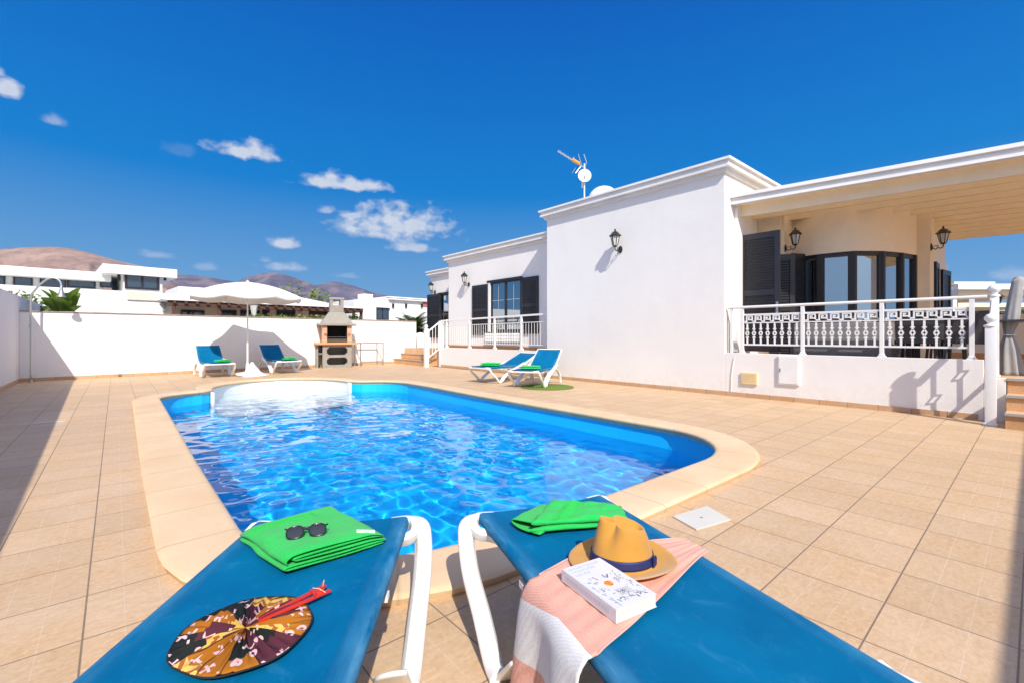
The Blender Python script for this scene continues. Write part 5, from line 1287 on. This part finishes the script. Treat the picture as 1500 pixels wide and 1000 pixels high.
t = thing('grey_sofa', 'long grey sofa back seen through the middle of porch railing', 'sofa', (8.98, 2.05, TF))
bm = MB(); box(bm, -.10, .08, -.62, .72, .06, .74, bev=.04); obj('backrest', bm, M_sofa, t, smooth=40)
bm = MB(); box(bm, .081, .75, -.62, .72, .06, .40, bev=.04); obj('seat', bm, M_sofa, t, smooth=40)
t = thing('folded_parasol', 'tall grey cloth-covered parasol tied at the waist at the right end of porch', 'folded parasol', (*onX(1477, 548, 9.25).xy, TF))
bm = MB(); rows = []
for k in range(26):
    f = k / 25; row = []; w = .082 + .045 * (1 - f) ** 2 - .045 * math.exp(-((f - .42) / .10) ** 2) - .02 * f
    for i in range(36):
        A = 2 * math.pi * i / 36; r = w * (1 + .20 * math.sin(7 * A + 3 * f) * (1.1 - f)); row.append(bm.verts.new((r * .8 * math.cos(A), r * math.sin(A) - .16 * max(0, f - .42), f * 1.30 + .03 * math.sin(A * 2 + 1) * f)))
    rows.append(row)
for a, b in zip(rows, rows[1:]):
    for i in range(36): bm.faces.new((a[i], a[(i + 1) % 36], b[(i + 1) % 36], b[i]))
bm.faces.new(rows[0][::-1]); bm.faces.new(rows[-1]); obj('cover', bm, mat('grey_cover', (.36, .355, .35), .85, bump=.003, bscale=20, var=.15), t, smooth=True)
bm = MB(); tube(bm, [(.060 * math.cos(2 * math.pi * i / 20), .075 * math.sin(2 * math.pi * i / 20), .545) for i in range(20)], .006, 6, close=True); obj('tie', bm, M_paint, t)

# ------------------------------------------------------------ neighbouring buildings: frame parallel to the back wall, v = metres behind it
WO = Vector((-1.72, 15.82, 0)); WA = math.atan2(.87, 10.39); WE = Vector((math.cos(WA), math.sin(WA), 0)); WN = Vector((-math.sin(WA), math.cos(WA), 0))
def onW(px, py, v):
    t = (px - 750) / FX; d = Vector((SA + t * CA, CA - t * SA, -(py - 491) / FX)); D = (WO.dot(WN) + v) / d.dot(WN)
    p = d * D; q = Vector((p.x, p.y, 0)) - WO; return q.dot(WE), 1.1 + p.z
WM = Matrix.Translation(WO) @ zrot(WA)
def wpart(name, bm, m, parent): return obj(name, bm, m, parent)
def wthing(name, label, cat, **k):
    t = thing(name, label, cat, WO, WA, **k); return t
def wbox(bm, pxa, pya, pxb, pyb, v, dep, **k):       # front face spans two photo corners at distance v
    u0, z1 = onW(pxa, pya, v); u1, _ = onW(pxb, pya, v); _, z0 = onW(pxa, pyb, v); box(bm, u0, u1, v, v + dep, z0, z1, **k); return u0, u1, z0, z1
M_nw = mat('neighbour_white', (.80, .80, .78), .9, bump=.004, bscale=10, var=.05, vscale=.6)
M_nb = mat('neighbour_beige', (.72, .62, .50), .85, var=.05)
M_wood = mat('brown_timber', (.10, .042, .028), .7, bump=.002, bscale=30, var=.2)
def wwin(px0, py0, px1, py1, v, parent, fr=.10, mull=1, nm='window'):
    """window standing just proud of a wall front at v"""
    u0, zt = onW(px0, py0, v); u1, _ = onW(px1, py0, v); _, zb = onW(px0, py1, v)
    bm = MB(); box(bm, u0, u1, v - .06, v - .005, zb, zb + fr); box(bm, u0, u1, v - .06, v - .005, zt - fr, zt)
    for k in range(mull + 2):
        u = u0 + (u1 - u0 - fr) * k / (mull + 1); box(bm, u, u + fr, v - .062, v - .004, zb + fr, zt - fr)
    w = obj(nm, bm, M_dark, parent); bm = MB(); box(bm, u0 + .02, u1 - .02, v - .03, v - .004, zb + .02, zt - .02); obj('pane', bm, mat('far_glass', (.03, .05, .07), .06, spec=.9, coat=.5), w); return w
# modern white house with flat roofs
V = 26
t = wthing('neighbour_house', 'modern flat-roofed white house with long dark ribbon windows beyond back wall', 'house')
u0, zt = onW(-60, 388, V); u1, _ = onW(163, 402, V); zr = onW(0, 388.5, V)[1]; zf = onW(0, 402, V)[1]; zb = onW(0, 419, V)[1]
bm = MB(); box(bm, u0, u1, V, V + 9, zf, zr, bev=.03); box(bm, u0, u1 - .4, V + 1.2, V + 8.8, zb - .5, zf - .003); obj('roof_slab', bm, M_nw, t)
bm = MB(); box(bm, u0, u1 + 9.5, V - 1.2, V + 9, -.2, zb); obj('lower_storey', bm, M_nw, t)
for a, b in ((-20, 8), (19, 48), (58, 97), (98, 140), (146, 164)):
    wwin(a, 403, b, 421, V + 1.19, t, .09, 0)
u0, z1 = onW(155, 387.5, V - 1); u1, z2 = onW(258, 398, V - 1); z0 = onW(155, 421, V - 1)[1]
bm = MB(); box(bm, u0 - .2, u1, V - 1.4, V + 7, z1 - .62, z1, bev=.03); box(bm, u0 + .9, u1 - .8, V - .9, V + 6.8, z0 - .6, z1 - .621); obj('upper_room', bm, M_nw, t)
ww = wwin(182.5, 399.5, 233, 423, V - .95, t, .14, 1); 
bm = MB(); ua, za = onW(187, 403, V - .9); ub, zb_ = onW(228, 420, V - .9)
bm = MB()
for k in range(9): u = ua + (ub - ua) * k / 9; box(bm, u, u + .16, V - .905, V - .903 - .0, zb_, za) if False else None
bm.free()
for px in (174, 241.5):
    u, z = onW(px, 407, V - .92); bm = MB(); box(bm, u - .09, u + .09, V - 1.0, V - .905, z - .22, z + .22, bev=.03); obj('wall_light', bm, M_iron, t)
bm = MB(); ua, za = onW(155, 419, V - 1.2); ub, _ = onW(258, 419, V - 1.2); box(bm, ua + 4.2, ub + 2.6, V - 1.18, V - 1.15, za - .1, za + .22); obj('glass_balustrade', bm, mat('balustrade_glass', (.30, .36, .42), .08, spec=.7), t)
# long white wall between the plots
t = wthing('neighbour_wall', 'large white blank wall below the modern house beyond the back wall', 'wall')
V = 9.0; zt = onW(20, 419, V)[1]; ua = onW(-80, 420, V)[0]; ub = onW(252, 425, V)[0]
bm = MB(); box(bm, ua, ub, V, V + .35, -.1, zt, bev=.02); obj('wall_body', bm, M_nw, t)
bm = MB(); a = onW(186, 424, V); b = onW(241, 440, V); box(bm, a[0], b[0], V - .04, V - .003, b[1], a[1] - .1); box(bm, a[0], b[0], V - .07, V - .003, b[1] - .05, b[1] - .001); obj('beige_panel', bm, M_nb, t)
bm = MB(); a = onW(234, 446, V); box(bm, a[0] - .02, a[0] + .22, V - .26, V - .003, a[1], a[1] + .06); box(bm, a[0] + .09, a[0] + .17, V - .2, V - .003, a[1] - .32, a[1] - .001); obj('wall_bracket', bm, M_grey, t)
# low house with brown timber porch and white hipped canopies
t = wthing('porch_house', 'low cream house with brown timber porch beam and white roof behind the parasol', 'house')
V = 7.5; (ua, zt) = onW(246, 440, V); ub = onW(532, 447, V)[0]; zb = onW(246, 447, V)[1]
bm = MB(); box(bm, ua, ub, V, V + .18, zb - .02, zt, bev=.01); box(bm, ua + .1, ub, V + 4.3, V + 4.5, zb - .02, zt)
box(bm, ub - .14, ub, V + .19, V + 4.29, zb, zt)
obj('porch_beam', bm, M_wood, t)
bm = MB(); box(bm, ua - .1, ub + .1, V - .1, V + 6, zt + .002, zt + .10, bev=.01); obj('porch_roof', bm, M_nw, t)
bm = MB()
for px in (255, 322, 397, 441, 519, 530):
    u = onW(px, 450, V)[0]; box(bm, u - .06, u + .06, V + .02, V + .14, -.1, zb - .021)
obj('post', bm, M_wood, t)
bm = MB()
n_ = 22
for k in range(n_):
    u = ua + (ub - ua) * (k + .5) / n_; box(bm, u - .04, u + .04, V - .25, V + 5, zt - .12, zt - .002) if False else box(bm, u - .04, u + .04, V - .22, V - .002, zt - .13, zt - .01)
obj('rafter_ends', bm, M_wood, t)
u2 = onW(452, 447, V + 3.2)[0]
bm = MB(); box(bm, ua - .3, u2, V + 3.2, V + 8, -.1, zt - .05); obj('house_wall', bm, M_nb, t)
for a, b in ((265, 299), (322, 346), (352, 380), (384, 396), (405, 432)): wwin(a, 454, b, 463, V + 3.19, t, .04, 1)
# hipped white roofs
def hip(pa, pb, top, ty, by, v, dep):
    ua, z0 = onW(pa, by, v); ub, _ = onW(pb, by, v); uc, z1 = onW(top, ty, v + dep / 2)
    A = [(ua, v, z0), (ub, v, z0), (ub, v + dep, z0), (ua, v + dep, z0)]; bm = MB(); vs = [bm.verts.new(p) for p in A]; a1 = bm.verts.new((uc - .6, v + dep / 2, z1)); a2 = bm.verts.new((uc + .6, v + dep / 2, z1))
    bm.faces.new((vs[0], vs[1], a2, a1)); bm.faces.new((vs[1], vs[2], a2)); bm.faces.new((vs[2], vs[3], a1, a2)); bm.faces.new((vs[3], vs[0], a1)); bm.faces.new(vs[::-1]); obj('white_roof', bm, M_nw, t)
hip(238, 345, 300, 424, 438, V + .3, 6); hip(372, 520, 415, 433, 446, V + .25, 5)
bm = MB(); a = onW(250, 421, V + 9); b = onW(320, 440, V + 9); box(bm, a[0] + .2, b[0] + 4, V + 8.1, V + 12, -.1, a[1]); obj('rear_block', bm, M_nw, t)
# white house on the right
t = wthing('white_house', 'plain white house with one dark window left of the villa corner', 'house')
V = 12.0; ua, zt = onW(519, 439.5, V); ub, z2 = onW(660, 428, V); um, z1 = onW(562, 430, V); 
bm = MB(); box(bm, ua, um, V, V + 7, -.1, zt + .02, bev=.02); box(bm, um + .001, ub, V, V + 7, -.1, zt + .25, bev=.02); u_ = onW(548, 430, V)[0]; box(bm, u_ - .35, u_ + .35, V + .8, V + 1.6, zt + .021, zt + .52); obj('wall', bm, M_nw, t)
ua2 = onW(568, 434, V)[0]; bm = MB(); box(bm, ua2, ub, V - .05, V + 3, zt + .3, zt + .38, bev=.02); box(bm, ua2, ub, V - .25, V - .051, zt + .16, zt + .24); obj('roof_edge', bm, M_nw, t)
wwin(551, 450, 569, 468, V, t, .05, 1); bm = MB(); a = onW(551, 449, V); b = onW(569.5, 451, V); box(bm, a[0], b[0], V - .2, V - .07, b[1] - .02, a[1] + .06); obj('awning_box', bm, M_nw, t)
for px in (575, 594, 617):
    u, z = onW(px, 448, V); bm = MB(); box(bm, u - .06, u + .06, V - .14, V - .003, z - .14, z + .14, bev=.02); obj('wall_light', bm, M_iron, t)
u, z = onW(623, 446, V); bm = MB(); box(bm, u - .22, u + .22, V - .05, V - .003, z - .2, z + .2, bev=.02); obj('pink_plaque', bm, mat('pink_plaque', (.45, .16, .15), .6), t)
# lantern post beyond the wall
P_ = WM @ Vector((onW(372, 470, 2.2)[0], 2.2, 0)); t = thing('lantern_post', 'white post lantern with black cap rising behind the parasol', 'lantern', P_)
zt = onW(372, 452, 2.2)[1]; bm = MB(); tube(bm, [(0, 0, 0), (0, 0, zt - .26)], .03, 8); obj('post', bm, M_paint, t)
bm = MB(); lathe(bm, [(.07, zt - .26), (.13, zt + .14)], seg=6); obj('glass', bm, M_lamp, t); bm = MB(); lathe(bm, [(.17, zt + .141), (.17, zt + .16), (.10, zt + .24), (.03, zt + .30), (.03, zt + .36), (.0, zt + .38)], seg=6); obj('cap', bm, M_iron, t)
# ------------------------------------------------------------ palms and shrubs
def leafm(name, a, b):
    def fn(t_, p, tc):
        n = t_.noise(tc, 3, 3); r_ = t_.n('ShaderNodeNewGeometry').outputs['Random Per Island']
        lk(t_, t_.mix(r_, a, b), p.inputs['Base Color'])
        tr = t_.n('ShaderNodeBsdfTranslucent', {'Color': tuple(min(1, x * 1.6) for x in b) + (1,)}); mx = t_.n('ShaderNodeMixShader', {0: .25, 1: p.outputs[0], 2: tr.outputs[0]})
        o = [n_ for n_ in t_.t.nodes if n_.type == 'OUTPUT_MATERIAL'][0]; lk(t_, mx.outputs[0], o.inputs[0])
    return mat(name, a, .55, fn=fn)
M_palm = leafm('palm_leaf', (.035, .075, .018), (.085, .14, .03)); M_ban = leafm('banana_leaf', (.10, .19, .015), (.24, .34, .04)); M_hedge = leafm('hedge_leaf', (.08, .14, .02), (.20, .26, .04)); M_bark = mat('palm_bark', (.10, .07, .045), .95, bump=.02, bscale=20, var=.4)
def palm(label, p, th, R, n, droop=.9, seed=1, name='palm_tree', cat='palm', lw=.10, up=.9, m=None):
    t = thing(name, label, cat, p); rr = random.Random(seed)
    bm = MB(); tube(bm, [(0, 0, -.2), (.02, .01, th * .5), (0, 0, th)], [.16, .13, .12], 10); obj('trunk', bm, M_bark, t, smooth=True)
    bm = MB()
    for i in range(n):
        A = 2 * math.pi * i / n * 2.618 * 1.0 + rr.uniform(-.2, .2); e0 = rr.uniform(.15, 1.0) * up + .15; L = R * rr.uniform(.8, 1.1); pts = []; z = th; r = 0; el = e0
        for k in range(11): pts.append(Vector((r * math.cos(A), r * math.sin(A), z))); r += L / 10 * math.cos(el); z += L / 10 * math.sin(el); el -= droop / 10 * (1 + k * .12)
        side = Vector((-math.sin(A), math.cos(A), 0))
        for k in range(10):
            a, b = pts[k], pts[k + 1]; d = (b - a).normalized(); upv = side.cross(d)
            for h in (0, .33, .66):
                c = a.lerp(b, h); w = L * .34 * math.sin(math.pi * min(1, (k + h + 1.2) / 11.4)) ** .6
                for s in (-1, 1):
                    tip = c + side * s * w * .85 + d * w * .55 + Vector((0, 0, -.16 * w)) - upv * .0; q = d * lw * .28
                    v = [bm.verts.new(c - q), bm.verts.new(c + q), bm.verts.new(tip)]; bm.faces.new(v)
    obj('crown', bm, m or M_palm, t); return t
def bush(label, p, dims, n, size, m, seed=1, name='shrub', cat='shrub'):
    t = thing(name, label, cat, p); rr = random.Random(seed); bm = MB()
    cl = [(rr.uniform(-1, 1), rr.uniform(-1, 1), rr.uniform(.1, 1)) for _ in range(max(6, n // 60))]
    for i in range(n):
        c = rr.choice(cl); v = Vector((rr.gauss(0, 1), rr.gauss(0, 1), rr.gauss(0, 1))); v.normalize(); v *= rr.uniform(.6, 1) * .32
        q = Vector(((c[0] + v.x) * dims[0], (c[1] + v.y) * dims[1], max(.02, (c[2] * (1 - .3 * abs(c[0])) + v.z) * dims[2])))
        nn = Vector((rr.gauss(0, 1), rr.gauss(0, 1), rr.gauss(.5, 1))).normalized(); a = nn.orthogonal().normalized() * size * rr.uniform(.6, 1.2); b = nn.cross(a) * .45
        vs = [bm.verts.new(q - a), bm.verts.new(q + b), bm.verts.new(q + a), bm.verts.new(q - b)]; bm.faces.new(vs)
    obj('foliage', bm, m, t); bm = MB()
    for k in range(5): tube(bm, [(0, 0, -.1), (dims[0] * rr.uniform(-.6, .6), dims[1] * rr.uniform(-.6, .6), dims[2] * .7)], .02, 5)
    obj('stems', bm, M_bark, t); return t
def banana(label, p, n, L, seed=3):
    t = thing('banana_plant', label, 'plant', p); rr = random.Random(seed); bm = MB()
    for i in range(n):
        A = rr.uniform(0, 6.28); el = rr.uniform(.75, 1.5); ln = L * rr.uniform(.7, 1.1); pts = []; r = 0; z = 0; e = el
        for k in range(9): pts.append(Vector((r * math.cos(A), r * math.sin(A), z))); r += ln / 8 * math.cos(e); z += ln / 8 * math.sin(e); e -= .07
        side = Vector((-math.sin(A), math.cos(A), 0)); rows = []
        for k, q in enumerate(pts):
            w = ln * .23 * math.sin(math.pi * (k / 8) ** .8) ** .8 + .005; rows.append([bm.verts.new(q - side * w + Vector((0, 0, w * .5))), bm.verts.new(q), bm.verts.new(q + side * w + Vector((0, 0, w * .5)))])
        for a, b in zip(rows, rows[1:]):
            for k in (0, 1): bm.faces.new((a[k], a[k + 1], b[k + 1], b[k]))
    obj('leaves', bm, M_ban, t, smooth=True); bm = MB(); tube(bm, [(0, 0, -1.5), (0, 0, .1)], .09, 8); obj('stem', bm, M_bark, t)
u, z = onW(93, 452, 1.6); p = WM @ Vector((u, 1.6, z - .30)); banana('bright green broad-leaved plant peeking over the left part of back wall', p, 24, .90)
u, z = onW(30, 446, 4.5); p = WM @ Vector((u, 4.5, z - .95)); bush('leafy green shrub behind the end of the tall left wall', p, (.75, .6, 1.15), 2200, .085, M_hedge, 4)
u, z = onW(82, 398, 40); p = WM @ Vector((u, 40, 0)); palm('palm crown showing above the flat roof of the modern house', p, z - .4, 2.7, 26, .9, 5, up=.5, m=M_palm)
u, z = onW(606, 492, 1.4); p = WM @ Vector((u, 1.4, 0)); palm('spiky palm with thick trunk between the back wall and villa', p, 1.18, 1.15, 52, .75, 8, up=1.35, lw=.07)
u, z = onW(445, 446, 16); p = WM @ Vector((u, 16, .2)); bush('tall green shrubs rising behind the barbecue chimney', p, (1.9, 1.0, z + .9), 2600, .14, M_hedge, 9)
u, z = onW(425, 440, 17); p = WM @ Vector((u, 17, .2)); palm('small palm behind the white canopy right of the parasol', p, z - .2, 1.2, 18, .9, 15)
u, z = onW(430, 463, 2.0); p = WM @ Vector((u, 2.0, z - .75)); bush('row of light green hedge tops along the wall left of the barbecue', p, (1.35, .4, .80), 2200, .07, M_hedge, 12, name='hedge', cat='hedge')
u, z = onW(508, 462, 2.6); p = WM @ Vector((u, 2.6, z - .7)); bush('dark green hedge behind the wall right of the barbecue', p, (.75, .4, .75), 1200, .07, leafm('dark_leaf', (.03, .07, .012), (.07, .13, .02)), 13, name='hedge', cat='hedge')
# palm seen only as a reflection in the bow window stands behind the camera
palm('palm tree behind the viewer reflected in the bow window', Vector((4.5, -7.5, 0)), 2.6, 2.2, 30, 1.0, 21)
# ------------------------------------------------------------ right-hand neighbour beyond the porch
t = thing('far_pergola', 'second cream pergola roof seen beyond porch post at the far right', 'pergola', (0, 0, 0))
def fbox(bm, pa, ya, pb, yb, D, dep):     # box whose near face spans two photo corners at depth D, running away along the view depth
    a, b = at(pa, ya, D), at(pb, yb, D); M = Matrix(((Rv.x, Fv.x, 0, a.x), (Rv.y, Fv.y, 0, a.y), (0, 0, 1, 0), (0, 0, 0, 1))); L = (b - a).dot(Rv); box(bm, 0, L, 0, dep, b.z, a.z, M)
bm = MB(); fbox(bm, 1404, 416, 1560, 424, 24, .3); obj('fascia', bm, M_trim, t)
bm = MB(); fbox(bm, 1404, 424.5, 1560, 433, 24.4, 8); obj('slats', bm, M_cream, t)
bm = MB(); fbox(bm, 1398, 413, 1458, 415.8, 25, 4); obj('upper_roof', bm, M_cream, t)
bm = MB(); fbox(bm, 1404, 444, 1560, 450, 31, 5); obj('lower_beam', bm, M_cream, t)
for a_, b_ in ((1528, 1534), (1396, 1402)): bm = MB(); fbox(bm, a_, 433, b_, 510, 24.5, .3); obj('post', bm, M_paint, t)
t = thing('far_lantern', 'tiny black lantern hanging beside the ball-topped porch post', 'lantern', at(1464, 436, 23)); bm = MB(); lathe(bm, [(.0, -.34), (.05, -.30), (.12, .0), (.19, .03), (.1, .15), (.03, .18), (.0, .24)], seg=8); obj('body', bm, M_iron, t); bm = MB(); tube(bm, [(0, 0, -.3), (-.25, .1, -.34), (-.3, .12, -.25)], .025, 6); obj('arm', bm, M_iron, t)
wt = thing('porch_end_wall', 'low white wall with orange skirting closing the far side of porch', 'wall', (15.6, -6, TF))
bm = MB(); box(bm, 0, .2, 0, 7.4, -.3, 1.02, bev=.01); obj('wall_body', bm, M_white, wt); bm = MB(); box(bm, -.012, -.001, 0, 7.4, .001, .12); obj('skirting', bm, M_step, wt)
bm = MB(); fbox(bm, 1400, 452, 1580, 480, 40, .4); w_ = obj('far_wall', bm, M_nw); tag(w_, 'distant white garden wall with hedge on top beyond porch at right', 'wall')
p = at(1475, 447, 42); p.z = 1.9; bush('dark trimmed hedge over the distant white wall at far right', p, (7, 7, 1.4), 3000, .35, MATS['dark_leaf'], 22, name='hedge', cat='hedge')
# ------------------------------------------------------------ hills
def hills():
    prof = [(-420, 440), (-250, 395), (-120, 378), (-60, 372), (-20, 366), (0, 363), (40, 360.5), (75, 359), (105, 362), (140, 371), (175, 381), (205, 387), (235, 395), (262, 420), (300, 470)]
    prof2 = [(180, 470), (215, 410), (245, 399), (270, 401), (300, 404), (325, 408), (345, 412), (400, 430), (440, 470)]
    prof3 = [(300, 470), (335, 417), (360, 405), (385, 399), (398, 397.5), (415, 400), (440, 408), (465, 418), (490, 432), (540, 470)]
    prof4 = [(400, 470), (440, 424), (465, 416), (485, 411.5), (498, 412), (520, 418), (545, 427), (570, 433), (600, 439), (640, 452), (700, 480)]
    out = []
    for k, (P, D, m, dep, label) in enumerate(((prof, 1500, 0, 700, 'a'), (prof2, 2300, 1, 800, 'b'), (prof3, 2600, 1, 900, 'c'), (prof4, 3300, 1, 900, 'd'))):
        xs = np.array([p[0] for p in P], float); ys = np.array([p[1] for p in P], float)
        n = 220; m_ = 60; X = np.linspace(xs[0], xs[-1], n); H = np.interp(X, xs, ys)
        ker = np.ones(9) / 9; H = np.convolve(np.pad(H, 4, 'edge'), ker, 'valid')
        vs = []; r = np.random.default_rng(k + 3); W = [(r.uniform(1, 14), r.uniform(1, 9), r.uniform(0, 6.28), r.uniform(0, 6.28)) for _ in range(26)]
        hz = (491 - H) / FX * D
        for j in range(m_):
            q = -1 + 2 * j / (m_ - 1); f = (max(0, 1 - abs(q)) ** 1.15)
            for i in range(n):
                Dq = D + dep * q; a = i / n; g = 0
                for (fx, fy, p1, p2) in W: g += math.sin(fx * 6.28 * a * (xs[-1] - xs[0]) / 260 + p1 + q * 2 * math.sin(p2)) * math.sin(fy * q * 3 + p2) / (1 + .35 * fx)
                gul = abs(math.sin(a * (xs[-1] - xs[0]) / 260 * 17 + q * 4 + 3 * math.sin(a * 11 + q * 2) + 1.3 * math.sin(a * 31 - q * 5))) * 11 * math.sin(math.pi * min(1, max(0, f)))
                z = hz[i] * f + g * 7 * math.sin(math.pi * f) - gul * .8; 
                t_ = (X[i] - 750) / FX; vs.append((Dq * (SA + t_ * CA), Dq * (CA - t_ * SA), max(z, -3) - (0 if f > 0 else 4)))
        F_ = [(j * n + i, j * n + i + 1, (j + 1) * n + i + 1, (j + 1) * n + i) for j in range(m_ - 1) for i in range(n - 1)]
        me = bpy.data.meshes.new('hill'); me.from_pydata(vs, [], F_); me.shade_smooth()
        def fn(t_, p, tc, cols=((.34, .215, .15), (.24, .16, .125), (.42, .29, .21)) if k == 0 else ((.145, .11, .125), (.08, .072, .10), (.23, .175, .17))):
            g = t_.n('ShaderNodeNewGeometry').outputs['Position']; s = t_.n('ShaderNodeMapping', {'Vector': g, 'Scale': (1, 1, 3)}).outputs[0]
            c = t_.mix(t_.ramp(t_.noise(s, .012, 12, .72, dist=.6), [(0.42, 0.0), (0.58, 1.0)]), cols[0], cols[1]); c = t_.mix(t_.ramp(t_.noise(s, .0035, 6, .6, dist=1.5), [(0.5, 0.0), (0.62, .8)]), c, cols[2])
            c = t_.mix(t_.ramp(t_.noise(g, .05, 6, .7), [(0.5, 0.0), (0.75, .5)]), c, (.12, .09, .075)); lk(t_, c, p.inputs['Base Color'])
        me.materials.append(mat('hill_rock_%d' % k, rough=1, spec=.05, fn=fn)); o = bpy.data.objects.new('hill', me); C.objects.link(o); tag(o, kind='structure')
hills()
# a few far white houses on the lower slopes
for px, py, D, w, lab in ((505, 441, 1150, 9, 'tiny white house far off on the slope just right of the chimney'), (514, 443, 1050, 7, 'tiny white house far off lowest on the slope beside the white house roof'), (402, 442, 1200, 8, 'tiny white house far off on the slope left of the chimney')):
    p = at(px, py, D); t = thing('hillside_house', lab, 'house', p, .4, 'tiny white houses on the far slope'); bm = MB(); box(bm, -w, w, -5, 5, -30, 0); obj('wall', bm, M_nw, t); bm = MB(); box(bm, -w - .3, w + .3, -5.3, 5.3, .01, .8); obj('roof', bm, M_nb, t)

# ------------------------------------------------------------ air between here and the hills
bm = MB(); box(bm, -4500, 4500, -4500, 4500, -8, 330)
hm = bpy.data.materials.new('air'); hm.use_nodes = True; t_ = NT(hm.node_tree)
pv = t_.n('ShaderNodeVolumePrincipled', {'Color': (.30, .60, 1.0, 1), 'Density': 0.00008, 'Anisotropy': 0.2}); o_ = t_.n('ShaderNodeOutputMaterial'); lk(t_, pv.outputs[0], o_.inputs['Volume'])
hz = obj('haze', bm, hm); hz['kind'] = 'stuff'
